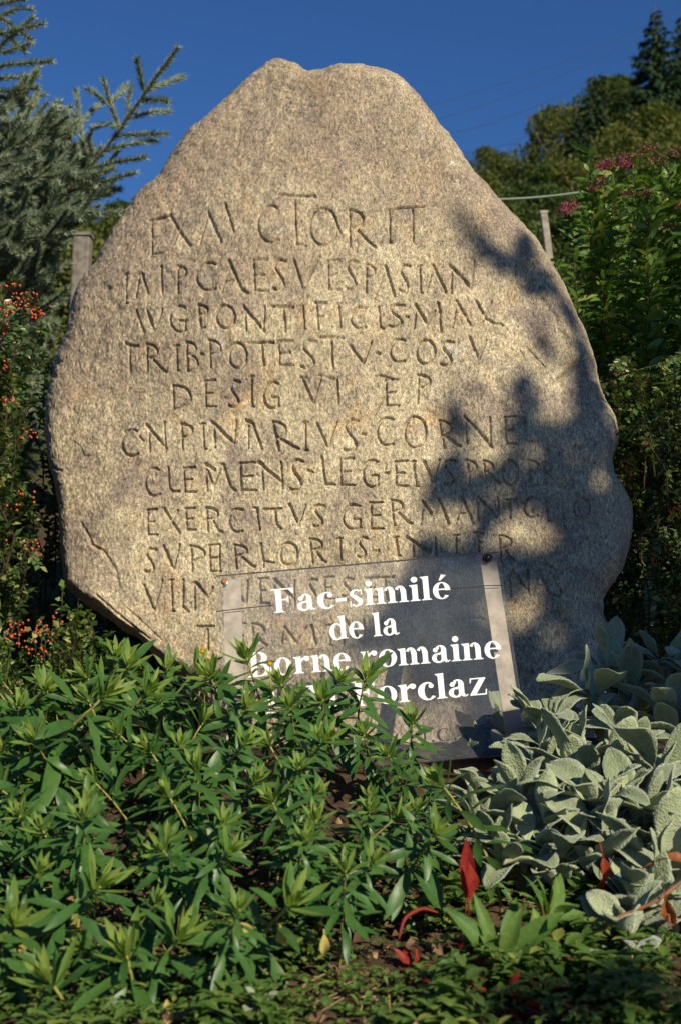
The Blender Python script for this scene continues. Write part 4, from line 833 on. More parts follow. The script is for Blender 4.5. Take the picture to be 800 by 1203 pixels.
# ------------------------------------------------------------------ shrubs
def spray_shrub(name, shoots, leafL, leafW, spacing, mat, label, cat='shrub', berries=0, bmat=None, stemr=.003, two_rows=True, loc=None, group=None, berry_pts=None, up_bias=.4):
    """shoots: list of polylines; small leaves set along them"""
    root = empty(name, loc if loc is not None else shoots[0][0], label, cat, group); o = np.array(root.location)
    st = MB(); B = []; D_ = []; UU = []
    for pts in shoots:
        pts = np.asarray(pts, float) - o
        st.tube(pts, np.linspace(stemr, stemr * .4, len(pts)), 4, .5, False)
        seg = np.linalg.norm(np.diff(pts, axis=0), axis=1); cum = np.r_[0, np.cumsum(seg)]; n = max(2, int(cum[-1] / spacing))
        q_ = np.linspace(cum[-1] * .08, cum[-1], n); b = np.stack([np.interp(q_, cum, pts[:, k]) for k in range(3)], -1)
        tg = nrm(np.gradient(b, axis=0)); ref = nrm(rng.normal(0, .35, 3) + np.array([0, 0, 1])) if two_rows else rand_dirs(1)[0]
        sd = nrm(np.cross(tg, ref)); upv = np.cross(sd, tg)
        if two_rows: sg = np.where(np.arange(n) % 2 == 0, 1, -1)[:, None]; od = sd * sg
        else: ph = np.arange(n) * 2.39996; od = sd * np.cos(ph)[:, None] + upv * np.sin(ph)[:, None]
        B.append(b); D_.append(nrm(od + tg * .55 + rng.normal(0, .25, (n, 3)))); UU.append(upv + rng.normal(0, .35, (n, 3)) + np.array([0, 0, up_bias]) )
    B, D_, UU = np.concatenate(B), np.concatenate(D_), np.concatenate(UU); n = len(B)
    L = leafL * rng.uniform(.65, 1.2, n)
    v, f, T = leaf_mesh(B, D_, UU, L, L * leafW * rng.uniform(.85, 1.15, n), None, 2 if leafL < .03 else 4, rng.uniform(0, .5, n), .3)
    mb = MB(); mb.add(v, f, T)
    st.build('branches', M_TWIG, root); mb.build('foliage', mat, root)
    cl = []
    if berry_pts is not None:
        for c in berry_pts:
            mb = MB(); c = np.asarray(c) - o
            for k in range(rng.integers(7, 15)): mb.ball(c + rng.normal(0, 1, 3) * [.021, .014, .010], rng.uniform(.0025, .0038), 7, 5)
            mb.build('berry_cluster', M_BERRY, root)
    return root
def fan(base, tips, bow=.12, wob=.02, n=7):
    r_ = []
    for b, tp in zip(base, tips):
        t = np.linspace(0, 1, n)[:, None]; b = np.asarray(b); tp = np.asarray(tp)
        r_.append(b * (1 - t) + tp * t + np.array([0, 0, 1]) * bow * np.sin(t * np.pi) + rng.normal(0, wob, (n, 3)) * np.sin(t * np.pi))
    return r_
def region(pts, n, Y0, Y1):
    """n points whose picture places lie in a polygon"""
    pts = np.array(pts, float); lo, hi = pts.min(0), pts.max(0); r_ = []
    while len(r_) < n:
        p = rng.uniform(lo, hi); c = False; j = len(pts) - 1
        for i in range(len(pts)):
            if (pts[i, 1] > p[1]) != (pts[j, 1] > p[1]) and p[0] < (pts[j, 0] - pts[i, 0]) * (p[1] - pts[i, 1]) / (pts[j, 1] - pts[i, 1]) + pts[i, 0]: c = not c
            j = i
        if c: r_.append(P(p[0], p[1], rng.uniform(Y0, Y1)))
    return r_
# left cotoneaster with berries
reg = [(-160, 330), (20, 325), (55, 365), (62, 420), (40, 470), (20, 520), (28, 560), (52, 620), (55, 690), (40, 740), (-160, 760)]
tips = region(reg, 210, 3.12, 3.62); base = [P(rng.uniform(-220, 0), rng.uniform(760, 800), rng.uniform(3.7, 4.2)) for _ in tips]
base = [np.array([tp[0] * .75 + b[0] * .25, tp[1] + .1, max(.2, tp[2] - rng.uniform(.25, .5))]) for b, tp in zip(base, tips)]
bp = [P(x_, y_, 3.2 + .1 * rng.uniform()) for x_, y_ in [(8, 340), (22, 352), (10, 362), (30, 362), (42, 372), (15, 372), (0, 385), (2, 430), (12, 470), (28, 585), (10, 600), (32, 640), (40, 510), (12, 355), (36, 350), (20, 340), (48, 368)]]
spray_shrub('berry_shrub', fan(base, tips), .026, .6, .0075, M_COTON, 'cotoneaster with orange red berries left of the boulder', berry_pts=bp, loc=(-1.0, 3.6, .2))
# deep hedge behind on both sides
def hedge(label, reg, Y0, Y1, n, x0, mat=M_COTON, L=.026):
    tips = region(reg, n, Y0, Y1); base = [np.array([tp[0] + rng.normal(0, .06), tp[1] + .12, tp[2] - rng.uniform(.2, .45)]) for tp in tips]
    return tips, base
tips, base = hedge('', [(-200, 430), (60, 420), (120, 560), (200, 740), (240, 860), (-200, 860)], 3.95, 4.6, 340, -1)
spray_shrub('hedge_shrub', fan(base, tips), .03, .55, .012, M_COTON, 'dark leafy hedge shrub behind the left side of the boulder', loc=(-1.0, 4.4, .25))
# right cotoneaster in the shade
tips = region([(690, 445), (730, 425), (860, 410), (1000, 420), (1000, 820), (640, 820), (690, 720), (725, 690), (740, 600), (722, 530)], 400, 3.75, 4.3)
base = [np.array([tp[0] + .1 + rng.normal(0, .06), tp[1] + .12, max(.15, tp[2] - rng.uniform(.15, .45))]) for tp in tips]
bp = [P(x_, y_, 3.75) for x_, y_ in [(720, 437), (738, 548), (755, 640), (735, 560), (790, 600), (770, 660), (760, 520)]]
spray_shrub('berry_shrub', fan(base, tips), .026, .6, .008, M_COTON, 'shaded cotoneaster with a few red berries right of the boulder', berry_pts=bp, loc=(1.2, 4.0, .2))
tips = region([(660, 560), (1000, 520), (1000, 830), (600, 830), (680, 720)], 300, 4.35, 4.75); base = [np.array([tp[0] + rng.normal(0, .06), tp[1] + .12, max(.2, tp[2] - rng.uniform(.2, .45))]) for tp in tips]
spray_shrub('hedge_shrub', fan(base, tips), .032, .6, .010, M_COTON, 'dark hedge shrub deep in the shade behind the berry shrub at the right', loc=(1.2, 4.55, .3))
# pale sprays that catch the sun on the right shrub
def herring(pts_px, Y, label):
    pts = [P(a, b, Y) for a, b in pts_px]
    return pts
spr = [herring(p, 3.7, '') for p in ([(705, 450), (740, 437), (775, 428), (815, 420)], [(712, 458), (735, 452), (752, 455)], [(728, 470), (745, 468), (758, 474)], [(738, 512), (752, 495), (766, 483)], [(760, 505), (775, 515), (790, 520)], [(778, 530), (782, 510), (797, 498)], [(770, 500), (785, 508), (800, 512)])]
spray_shrub('cotoneaster_spray', spr, .017, .6, .0075, M_LIGHTLEAF, 'fishbone cotoneaster sprays catching sun beside the boulder edge', 'branch', loc=P(820, 470, 3.8))
# low shrub of round leaves under the left edge
tips = region([(-30, 745), (40, 715), (85, 705), (130, 740), (175, 775), (190, 800), (100, 830), (-30, 830)], 100, 2.95, 3.3); base = [np.array([tp[0] + rng.normal(0, .04), tp[1] + .08, max(.18, tp[2] - rng.uniform(.12, .25))]) for tp in tips]
for a, b in [(92, 708), (100, 720), (84, 728), (110, 728), (75, 690)]:
    tips.append(P(a, b, 3.1)); base.append(P(a - 12, b + 110, 3.14))
bp = [P(x_, y_, 3.0) for x_, y_ in [(18, 745), (30, 755), (40, 765), (60, 748), (28, 735), (65, 730), (45, 742)]]
spray_shrub('round_leaf_shrub', fan(base, tips, .04, .008), .021, .75, .011, M_LIGHTLEAF, 'low shrub of pale round leaves under the left end of the boulder', berry_pts=bp, loc=(-.8, 3.2, .2))
# pink spirea at right
tips = region([(650, 300), (662, 262), (690, 225), (720, 196), (760, 185), (820, 178), (980, 170), (980, 480), (690, 470), (665, 380)], 170, 4.3, 5.2)
tips += [P(a, b, 4.4) for a, b in [(668, 247), (697, 226), (722, 196), (700, 216), (712, 226), (740, 190), (770, 190), (755, 262), (690, 180), (655, 300), (785, 200)]]
base = [np.array([tp[0] * .93 + .09 + rng.normal(0, .04), tp[1] + .1, max(.3, tp[2] - rng.uniform(.5, .9))]) for tp in tips]
spi = spray_shrub('spirea_shrub', fan(base, tips, .02, .015), .074, .30, .0135, M_SPIREA, 'tall green shrub with pink flower heads right of the boulder', two_rows=False, loc=(1.35, 4.8, .35), up_bias=.9)
for px, py, rr, mt in [(722, 189, .055, 0), (712, 194, .04, 0), (668, 240, .035, 0), (663, 247, .03, 0), (697, 220, .028, 1), (741, 182, .045, 1), (772, 187, .04, 1), (735, 193, .035, 0), (705, 211, .02, 1), (735, 226, .028, 1), (758, 226, .032, 1), (757, 263, .02, 1), (760, 172, .03, 1), (795, 176, .04, 1), (784, 265, .02, 1), (798, 240, .02, 1)]:
    c = P(px, py, 4.38) - np.array(spi.location); n = int(45 + rr * 1700); a = rng.uniform(0, 6.28, n); q_ = np.sqrt(rng.uniform(0, 1, n)) * rr
    b = c + np.c_[q_ * np.cos(a), q_ * np.sin(a), rng.normal(0, .006, n) - q_ * .15]
    v, f, T = leaf_mesh(b, rand_dirs(n), rand_dirs(n), .009, .006, None, 1, .2, .2); mb = MB(); mb.add(v, f, T); mb.build('flower_head', M_FADED if mt else M_PINK, spi)

# ------------------------------------------------------------------ blue spruce at the left
def spruce():
    Y0 = 5.3
    root = empty('spruce_tree', (-2.05, 5.7, float(ground_z(-2, 5.7)) - .1), 'blue spruce whose bristly branches reach in from the left', 'tree'); o = np.array(root.location)
    mb = MB(); mb.tube([(0, 0, 0), (.02, 0, 1.5), (0, .02, 3.6), (0, 0, 5.0)], [.11, .09, .05, .01], 10); mb.build('trunk', M_BARK, root)
    tw = []                               # (polyline world, radius of the brush)
    def br(ptsp, Y, dy, side=0, L=.2, r_=.0055):
        k = len(ptsp); pts = np.array([P(a, b, Y + dy * i / max(k - 1, 1)) for i, (a, b) in enumerate(ptsp)]); tw.append((pts, r_)); return pts
    # the long branch that rises against the sky, with its shoots
    br([(-60, 330), (20, 285), (80, 225), (125, 175), (165, 118), (188, 85), (210, 56)], Y0, -.25, r_=.008)
    for p in ([(170, 108), (165, 88), (161, 68)], [(172, 106), (195, 98), (216, 90)], [(165, 118), (185, 117), (198, 120)], [(152, 138), (178, 132), (200, 131)], [(135, 160), (168, 158), (196, 158)], [(140, 150), (130, 122), (122, 94)], [(128, 125), (115, 112), (103, 104)], [(132, 120), (142, 108), (151, 99)], [(98, 175), (94, 140), (90, 106)], [(94, 138), (78, 130), (65, 126)], [(96, 145), (108, 130), (118, 124)],
              [(120, 178), (150, 170), (185, 165)], [(100, 200), (140, 190), (172, 185)], [(80, 226), (120, 214), (160, 203)], [(62, 245), (60, 200), (72, 150)], [(40, 268), (48, 210), (44, 160)], [(88, 218), (84, 190), (76, 168)], [(60, 247), (100, 238), (130, 228)], [(30, 278), (60, 270), (84, 262)], [(152, 140), (150, 120), (155, 105)], [(146, 150), (128, 146), (112, 150)], [(110, 185), (104, 165), (110, 150)]):
        br(p, Y0 - .12 + rng.uniform(-.08, .08), rng.uniform(-.15, .15), r_=.005)
    # top left cluster
    for p in ([(-60, 60), (-20, 30), (20, 10), (40, 12)], [(-50, 50), (0, 40), (52, 28)], [(-50, 80), (0, 55), (40, 20)], [(-40, 90), (10, 76), (62, 72)], [(-40, 110), (0, 92), (45, 90)], [(-40, 120), (0, 108), (46, 103)], [(-30, 130), (0, 115), (30, 114)], [(-40, 20), (0, 5), (30, -2)], [(-30, 10), (0, 20), (38, 48)], [(-30, 140), (-5, 132), (8, 130)], [(-40, 60), (5, 62), (38, 50)], [(-20, 20), (5, 40), (30, 60)]):
        br(p, Y0 + rng.uniform(-.25, .1), rng.uniform(-.2, .1), r_=.005)
    # the body of the tree: tiers of branches from the trunk
    for k in range(165):
        a = rng.uniform(-90, 30); py = rng.uniform(150, 520); L_ = rng.uniform(60, 180) * (1 if py > 180 else .6)
        x1 = a + L_; y1 = py + rng.uniform(-55, 35)
        lim = np.interp(y1, [100, 160, 220, 245, 265, 350, 400, 520], [40, 118, 158, 158, 80, 72, 60, 40])
        if x1 > lim: x1 = lim - rng.uniform(0, 30)
        Yb = Y0 + rng.uniform(-.3, .5)
        m0, m1 = (a + x1) / 2, (py + y1) / 2 + rng.uniform(0, 14); pts = br([(a - 40, py + 10), (m0, m1), (x1, y1)], Yb, rng.uniform(-.3, .2), r_=.006)
        for j in range(7):
            t_ = rng.uniform(.25, .95); c = pts[0] * (1 - t_) + pts[2] * t_; ax = nrm(pts[2] - pts[0])
            e_ = c + (ax * rng.uniform(.5, 1) + np.array([0, rng.uniform(-.8, .3), rng.uniform(-.55, .65)])) * rng.uniform(.1, .22); 
            ex = 400 + e_[0] / e_[1] * FPX; ey = 679.5 - (e_[2] - CAM_Z) / e_[1] * FPX * 1.0
            if ex > np.interp(ey, [100, 160, 220, 245, 265, 350, 400], [60, 130, 170, 168, 82, 78, 66]): continue
            tw.append((np.array([c, (c + e_) / 2 + (0, 0, -.005), e_]), .004))
    st = MB(); B = []; D_ = []
    for pts, r_ in tw:
        pts = pts - o; st.tube(pts, np.linspace(r_, r_ * .5, len(pts)) * .8, 5, .5, False)
        seg = np.linalg.norm(np.diff(pts, axis=0), axis=1); cum = np.r_[0, np.cumsum(seg)]; n = int(cum[-1] * 2300)
        q_ = rng.uniform(0, cum[-1], n); b = np.stack([np.interp(q_, cum, pts[:, k]) for k in range(3)], -1); ax = nrm(pts[-1] - pts[0])
        d = rand_dirs(n); d = d - ax * (d @ ax)[:, None]; d = nrm(d) * .8 + ax * .75 + np.array([0, 0, .18]); B.append(b); D_.append(nrm(d))
    B, D_ = np.concatenate(B), np.concatenate(D_); n = len(B); L = rng.uniform(.021, .036, n)
    sd = nrm(np.cross(D_, rand_dirs(n))) * .0017
    v = np.stack([B - sd, B + sd, B + D_ * L[:, None]], 1).reshape(-1, 3); f = np.arange(3 * n).reshape(-1, 3)
    st.build('branches', M_TWIG, root); mb = MB(); mb.add(v, f, np.repeat(np.clip(rng.normal(.45, .22, n), 0, 1), 3)); mb.build('needles', M_NEEDLE, root, smooth=False)
spruce()

# ------------------------------------------------------------------ posts, cord, power lines
def post(px0, px1, py, pyb, Y, label, lean, mt=M_WOOD):
    a, b = P(px0, py, Y), P(px1, py, Y); w_ = np.linalg.norm(b - a); c = (a + b) / 2; gz = float(ground_z(c[0], Y)) - .2; h = c[2] - gz
    mb = MB(); mb.box((-w_ / 2, -w_ / 2, 0), (w_, 0, 0), (0, w_, 0), (lean * h, 0, h - .015))
    root = mb.build('fence_post', mt, smooth=False); root.location = (c[0] - lean * h, Y, gz); tag(root, label, 'post')
    md = root.modifiers.new('worn_edges', 'BEVEL'); md.width = w_ * .12; md.segments = 2
    cb = MB(); ww = w_ * .56; cb.box((lean * h - ww, -ww, h - .014), (2 * ww, 0, 0), (0, 2 * ww, 0), (0, 0, .018)); cp_ = cb.build('post_cap', mt, root, smooth=False)
M_WOODD = plain('grey_post', (0.21, 0.185, 0.15), 0.9, 0.35, 25, 0.15, bmp=0.6, bd=0.004)
post(88, 108, 276, 332, 7.0, 'thick weathered post between the spruce and the boulder', .03, M_WOODD)
post(634, 642, 249, 300, 8.0, 'thin pale leaning post behind the boulder', -.12)
def line(name, pts, Y, r_, mat, label, sag=0.0, Y2=None, cat='cable', group=None):
    a, b = P(*pts[0], Y), P(*pts[1], Y2 or Y); t = np.linspace(-.35, 1.25, 30)[:, None]; p = a + (b - a) * t - np.array([0, 0, 1]) * sag * (1 - (2 * t - 1) ** 2)
    mb = MB(); mb.tube(p, r_, 6); tag(mb.build(name, mat), label, cat, group)
line('rope', ((590, 234), (692, 224)), 8.3, .006, M_CORD, 'pale green rope stretched behind the boulder and shrub', .01, cat='rope')
for k, (p, lab) in enumerate([(((519, 120), (744, 36)), 'highest power line crossing the blue sky'), (((530, 135), (744, 49)), 'second highest power line in the blue sky'), (((541, 154), (687, 97)), 'third power line from the top in the sky'), (((556, 178), (639, 148)), 'lowest power line just above the hill trees')]):
    line('power_line', p, 100, .02, M_WIRE, lab, .4, 112, 'cable', 'power lines over the hill')

# ------------------------------------------------------------------ trees on the hillside
def crown_tree(name, mat, h, wdt, seed, n=11000, leaf=.19, trunk=.35):
    g = np.random.default_rng(seed); root = empty(name, (0, 0, 0), None, 'tree')
    mb = MB(); mb.tube([(0, 0, -.5), (.05, 0, h * .35), (-.05, .05, h * .7), (0, 0, h * .92)], [h * .028, h * .022, h * .012, h * .004], 7)
    for k in range(7):
        a = g.uniform(0, 6.28); z0 = h * g.uniform(.25, .6); mb.tube([(0, 0, z0), (math.cos(a) * wdt * .25, math.sin(a) * wdt * .25, z0 + h * .12), (math.cos(a) * wdt * .42, math.sin(a) * wdt * .42, z0 + h * .22)], [h * .01, h * .007, h * .003], 5)
    mb.build('trunk', M_BARK, root)
    nl = 22; c = np.c_[g.normal(0, wdt * .2, nl), g.normal(0, wdt * .2, nl), np.linspace(h * .3, h * .92, nl)]; taper = np.interp(c[:, 2] / h, [.3, .5, .75, .95], [.75, 1, .8, .35]); c[:, :2] *= taper[:, None]
    rad = wdt * .26 * taper * g.uniform(.7, 1.2, nl)
    k = g.integers(0, nl, n); d = nrm(g.normal(size=(n, 3))); b = c[k] + d * (rad[k] * g.uniform(.55, 1.08, n) ** .6)[:, None] * np.array([1, 1, .8])
    dd = nrm(d + g.normal(0, .8, (n, 3))); L = leaf * g.uniform(.5, 1.3, n)
    v, f, T = leaf_mesh(b, dd, g.normal(size=(n, 3)) + [0, 0, .7], L, L * .75, None, 2, .4, .2, 0, np.clip(.5 * (k % 5) / 4 + g.uniform(0, .5, n), 0, 1)); mb = MB(); mb.add(v, f, T); mb.build('crown', mat, root); return root
def conifer(name, mat, h, wdt, seed, n=24000):
    g = np.random.default_rng(seed); root = empty(name, (0, 0, 0), None, 'tree')
    mb = MB(); mb.tube([(0, 0, -.5), (0, 0, h * .5), (0, 0, h)], [h * .02, h * .012, h * .002], 7); mb.build('trunk', M_BARK, root)
    nb = 150; z = h * (1 - np.linspace(0.02, .93, nb) ** .9); a = np.arange(nb) * 2.4 + g.normal(0, .3, nb); L = wdt * .5 * ((1 - z / h) ** .95 + .03) * g.uniform(.65, 1.15, nb)
    k = g.choice(nb, n, p=L ** 1.5 / (L ** 1.5).sum()); t = g.uniform(.05, 1, n) ** .8
    ax = np.c_[np.cos(a), np.sin(a), np.full(nb, -.3)]; b = np.c_[np.zeros(n), np.zeros(n), z[k]] + ax[k] * (L[k] * t)[:, None] + g.normal(0, .1, (n, 3)) * (L[k] * .7)[:, None] * [1, 1, .35] + np.c_[np.zeros((n, 2)), .15 * L[k] * t ** 2]
    d = nrm(ax[k] + g.normal(0, .45, (n, 3)) + [0, 0, -.35]); l_ = .33 * g.uniform(.5, 1.3, n) * (h / 11)
    v, f, T = leaf_mesh(b, d, g.normal(0, .5, (n, 3)) + [0, 0, 1], l_, l_ * .4, None, 1, .3, .3); mb = MB(); mb.add(v, f, T); mb.build('crown', mat, root); return root
def hill():
    con = [conifer('fir_tree', M_CONIFER, 11, 7.4, 301), conifer('fir_tree', M_CONIFER, 11, 5.2, 302)]
    dec = [crown_tree('broadleaf_tree', M_OLIVE, 9, 7, 311), crown_tree('broadleaf_tree', M_GREENTREE, 9, 6.5, 312), crown_tree('broadleaf_tree', M_GREENTREE, 10, 6, 313), crown_tree('broadleaf_tree', M_OLIVE, 8, 8, 314)]
    # kind, px of axis, py of top, distance, height m, label
    T_ = [('c0', 769, 6, 92, 13, 'tall dark fir on the skyline at the upper right'), ('c1', 800, 12, 95, 13, 'fir cut by the right edge beside the tallest one'), ('c1', 694, 84, 80, 10, 'narrow dark fir left of the tall one on the slope'), ('d1', 712, 88, 102, 11, 'dark broadleaf tree between the two firs'), ('d0', 652, 120, 88, 10, 'olive poplar-like tree on the ridge'),
          ('c0', 625, 155, 100, 5, 'small far fir on the ridge above the shrub'), ('d0', 600, 180, 95, 8, 'sunlit olive tree low on the ridge'), ('d3', 570, 176, 100, 6, 'leftmost olive tree on the right ridge'), ('d2', 735, 84, 104, 11, 'dark tree below the tall fir'), ('d1', 785, 140, 80, 8, 'green tree under the fir at the edge'),
          ('d3', 760, 130, 70, 9, 'sunlit olive tree mid slope'), ('d0', 805, 135, 66, 9, 'olive tree at the right edge mid slope'), ('c1', 676, 120, 76, 9, 'fir with sunlit left side'), ('d2', 645, 185, 75, 8, 'rounded green tree below the ridge'), ('d1', 610, 215, 62, 7, 'dark round tree beside the boulder'), ('d3', 690, 190, 60, 8, 'broad olive tree behind the shrub'), ('d0', 575, 205, 70, 7, 'pale olive tree touching the boulder edge'),
          ('d1', 740, 180, 52, 8, 'dark tree just behind the pink flowers'), ('d2', 660, 215, 45, 7, 'shadowy tree above the cord'), ('d1', 610, 238, 40, 6, 'dark tree just above the cord'), ('d0', 790, 165, 50, 8, 'olive tree above the shrub at the edge'), ('d2', 640, 255, 25, 4.5, 'dark bushy tree behind the thin post'), ('d1', 690, 240, 24, 4.5, 'dark bushy tree between post and shrub'), ('d2', 600, 262, 22, 4, 'dark bushy tree hidden by the boulder edge'), ('d1', 745, 215, 26, 5, 'dark bushy tree behind the tall shrub'), ('d2', 800, 205, 27, 5, 'bushy tree behind the shrub at the edge'),
          ('d1', 150, 235, 60, 8, 'dark tree left of the boulder below the ridge'), ('d3', 125, 255, 26, 5, 'olive bush behind the thick post'), ('d0', 60, 270, 28, 5, 'olive bush behind the spruce'), ('d2', 175, 262, 24, 4, 'green bush between post and boulder'), ('d0', 100, 300, 14, 2.6, 'low olive bush at the foot of the thick post'), ('d3', 10, 300, 24, 5, 'olive bush behind the spruce at the left edge'), ('d1', 200, 215, 75, 8, 'dark tree hidden behind the boulder edge'), ('d2', 80, 225, 70, 8, 'dark tree seen through the spruce')]
    use = {}
    for kd, px, py, Y, h, lab in T_:
        p = (con if kd[0] == 'c' else dec)[int(kd[1])]; H = 11 if kd[0] == 'c' else (9, 9, 10, 8)[int(kd[1])]
        top = P(px, py, Y); sc = h / H; z = top[2] - h * (1.0 if kd[0] == 'c' else .98); gz = float(ground_z(top[0], Y))
        if z > gz: sc = (top[2] - gz) / H; z = gz
        rz = rng.uniform(0, 6.28)
        if kd not in use: use[kd] = 1; p.location = (top[0], Y, z); p.scale = (sc,) * 3; p['label'] = lab; p['group'] = 'trees on the hillside'
        else: dup(p, (top[0], Y, z), rz, sc, label=lab, group='trees on the hillside')
hill()

# ------------------------------------------------------------------ the tree behind the viewpoint that dapples the right side with shade
def shade_tree():
    e1 = np.array([math.cos(sa), math.sin(sa), 0]); e2 = np.cross(SUN, e1); e2 = e2 if e2[2] > 0 else -e2
    def ab(p): return np.array([p @ e1, p @ e2])
    def stone_pt(px, py): u, v = to_face(px, py, .0); e_ = float(facets(np.array([u]), np.array([v]))[0]); return S0 + np.array([u, 0, 0]) + SV * v + SN * e_
    lobes = []   # (a, b, radius, density)
    def st(px, py, r_, d=1.0): q_ = ab(stone_pt(px, py)); lobes.append((q_[0], q_[1], r_ * 3.5 / FPX, d))
    def at(px, py, Y, r_, d=1.0): q_ = ab(P(px, py, Y)); lobes.append((q_[0], q_[1], r_, d))
    # branch along the upper right of the stone
    for px, py, r_ in [(535, 252, 9), (545, 268, 11), (556, 284, 12), (572, 298, 13), (590, 308, 14), (610, 318, 15), (612, 290, 14), (620, 275, 10), (632, 330, 17), (650, 345, 18), (625, 300, 12), (668, 368, 16), (640, 400, 14), (665, 395, 14), (650, 425, 10), (630, 375, 8), (690, 425, 18), (682, 455, 16),
                       (530, 475, 11), (532, 492, 13), (545, 505, 12), (560, 460, 7), (615, 455, 20), (630, 470, 10), (615, 500, 20), (650, 520, 26), (690, 500, 26), (685, 470, 12), (720, 520, 20), (520, 560, 16), (510, 585, 14), (535, 540, 12), (550, 580, 18), (575, 560, 14), (600, 545, 14), (625, 570, 22), (660, 570, 26), (700, 570, 28), (735, 580, 26), (575, 600, 14), (640, 610, 16), (670, 620, 26), (710, 620, 30), (740, 640, 26), (565, 625, 14), (555, 650, 14), (590, 665, 22), (625, 665, 20), (660, 670, 28), (700, 680, 30), (500, 640, 12), (520, 660, 20), (500, 690, 22), (535, 700, 24), (570, 690, 14), (600, 700, 14), (480, 700, 18), (465, 720, 20), (500, 730, 28), (540, 745, 28), (440, 745, 20), (470, 752, 14), (495, 765, 20), (610, 745, 22), (575, 760, 24), (645, 730, 24), (680, 740, 30), (640, 780, 30), (700, 790, 30), (710, 470, 16), (705, 440, 12), (690, 400, 12), (675, 370, 10), (660, 340, 8), (725, 540, 18), (660, 770, 34), (640, 810, 34), (690, 720, 24), (600, 590, 12), (690, 640, 30), (725, 690, 26), (700, 600, 22), (640, 560, 20), (610, 640, 14), (580, 845, 30), (630, 850, 34), (680, 850, 34), (565, 885, 22), (620, 885, 34), (590, 800, 30), (545, 790, 28), (505, 805, 22), (425, 758, 12), (400, 752, 8)]:
        st(px, py, r_ * (1.22 if r_ < 16 else 1.28))
    for px, py, r_ in [(664, 306, 9), (684, 342, 10), (700, 380, 12), (712, 415, 12), (720, 452, 13), (731, 482, 12), (730, 520, 12), (690, 445, 10), (735, 690, 20), (730, 730, 20)]: st(px, py, r_)
    # lambs ear at the back, cotoneaster and lower spirea on the right
    for px, py, Y, r_ in [(720, 780, 3.1, .1), (770, 770, 3.1, .11), (800, 800, 3.0, .1), (680, 810, 3.0, .08), (760, 820, 2.95, .09), (800, 850, 2.8, .08), (700, 830, 2.95, .06), (740, 730, 3.7, .12), (790, 700, 3.7, .14), (750, 660, 3.7, .12), (790, 620, 3.7, .14), (750, 590, 3.7, .1), (800, 560, 3.7, .13), (770, 545, 3.7, .08), (740, 520, 3.75, .06), (800, 450, 4.4, .12), (760, 440, 4.4, .1), (720, 430, 4.4, .12), (690, 400, 4.4, .1), (740, 390, 4.4, .1), (790, 400, 4.4, .12), (670, 350, 4.6, .09), (710, 350, 4.6, .06), (760, 350, 4.6, .05), (840, 500, 4.0, .2), (840, 650, 3.7, .2)]:
        at(px, py, Y, r_)
    # low shade at the very front right
    for px, py, Y, r_ in [(540, 1195, 1.86, .03), (600, 1185, 1.87, .045), (660, 1178, 1.88, .05), (720, 1165, 1.9, .05), (780, 1155, 1.9, .05), (640, 1200, 1.85, .04), (760, 1200, 1.85, .05), (500, 1160, 1.93, .018)]:
        at(px, py, Y, r_)
    L_ = np.array(lobes); A_ = np.pi * L_[:, 2] ** 2; leaf = .075
    cnt = np.maximum(6, (A_ / (leaf * leaf * .38) * 6.5).astype(int)); k = np.repeat(np.arange(len(L_)), cnt); n = len(k)
    holes = [(*ab(stone_pt(px, py)), r_ * 3.5 / FPX) for px, py, r_ in [(620, 628, 13), (656, 386, 11), (656, 464, 11), (611, 725, 9), (640, 357, 5), (575, 522, 9), (645, 748, 5)]]
    holes += [(*ab(P(px, py, Y)), .022) for px, py, Y in [(594, 725, 3.16), (597, 745, 3.13), (600, 765, 3.11), (603, 785, 3.08), (606, 805, 3.06), (609, 825, 3.04), (611, 845, 3.02)]]
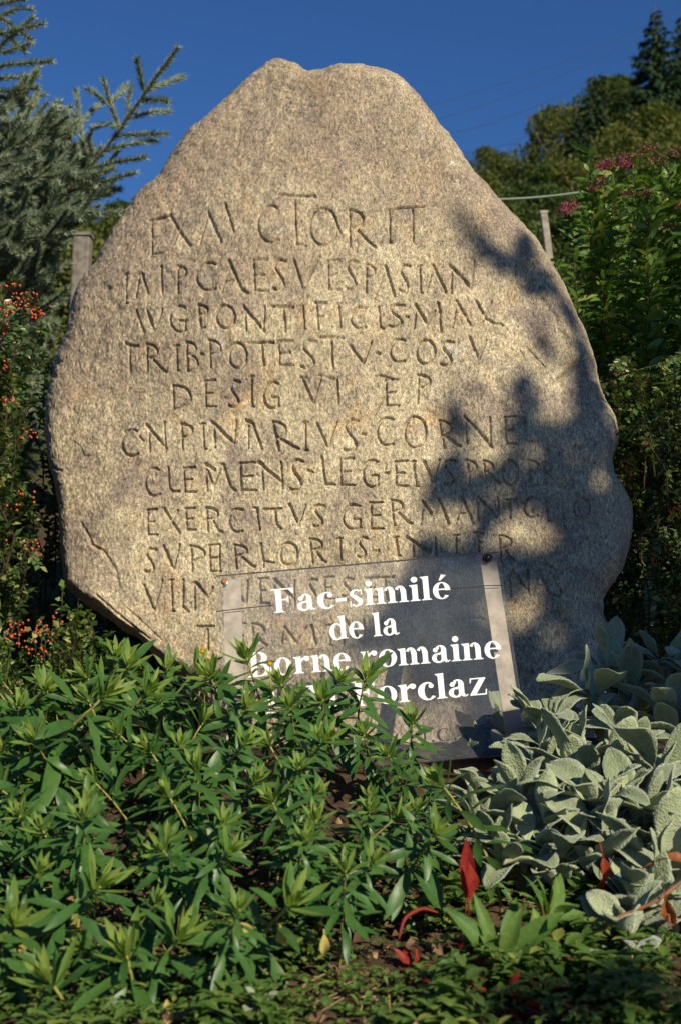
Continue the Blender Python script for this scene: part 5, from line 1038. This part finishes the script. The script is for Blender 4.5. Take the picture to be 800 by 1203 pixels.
    for y0, x0, x1, yy, Y in [(705, 320, 530, -18, 3.21), (742, 390, 470, -7, 3.15), (775, 330, 590, -20, 3.11), (822, 360, 575, -18, 3.06)]:
        for q_ in np.arange(x0, x1 + 1, 14): holes.append((*ab(P(q_, y0 + 8 + yy * (q_ - x0) / (x1 - x0), Y)), .018))
    th = rng.uniform(0, 6.28, n); rr = np.sqrt(rng.uniform(0, 1, n)) * np.maximum(L_[k, 2] - .012, .008)
    a, b = L_[k, 0] + rr * np.cos(th), L_[k, 1] + rr * np.sin(th)
    keep = np.ones(n, bool)
    for ha, hb, hr in holes: keep &= np.hypot(a - ha, b - hb) > hr + .022
    a, b, k = a[keep], b[keep], k[keep]; n = len(a)
    t0 = np.random.default_rng(5).uniform(6.0, 9.0, len(L_)); t = t0[k] + rng.normal(0, .12, n)
    c = e1 * a[:, None] + e2 * b[:, None] + SUN * (t - 0)[:, None]
    # depth along the sun direction is measured from the plane through the stone foot
    c = c + SUN * float(np.array([.4, 3.5, .6]) @ SUN)
    root = empty('garden_tree', (4.6, -3.0, 0), 'leafy garden tree behind the viewpoint whose crown dapples the boulder with shade', 'tree'); o = np.array([4.6, -3.0, 0])
    d = rand_dirs(n); up = np.broadcast_to(SUN, (n, 3)) + rng.normal(0, .45, (n, 3)); d = nrm(d - SUN * (d @ SUN)[:, None] * .8)
    L = leaf * rng.uniform(.6, 1.1, n) * np.clip(L_[k, 2] / .035, .6, 1); v, f, T = leaf_mesh(c - o - d * L[:, None] * .5, d, up, L, L * .6, None, 2, .2, .2); mb = MB(); mb.add(v, f, T); mb.build('crown', M_SHADE, root)
    cc = e1 * L_[:, :1] + e2 * L_[:, 1:2] + SUN * (t0 + float(np.array([.4, 3.5, .6]) @ SUN))[:, None] - o
    mb = MB(); top = cc.mean(0); mb.tube([(0, 0, -.3), (.05, 0, 1.2), tuple(top * [.3, .3, .6]), tuple(top + [.4, -.3, .3])], [.13, .1, .07, .03], 9); mb.build('trunk', M_BARK, root)
shade_tree()
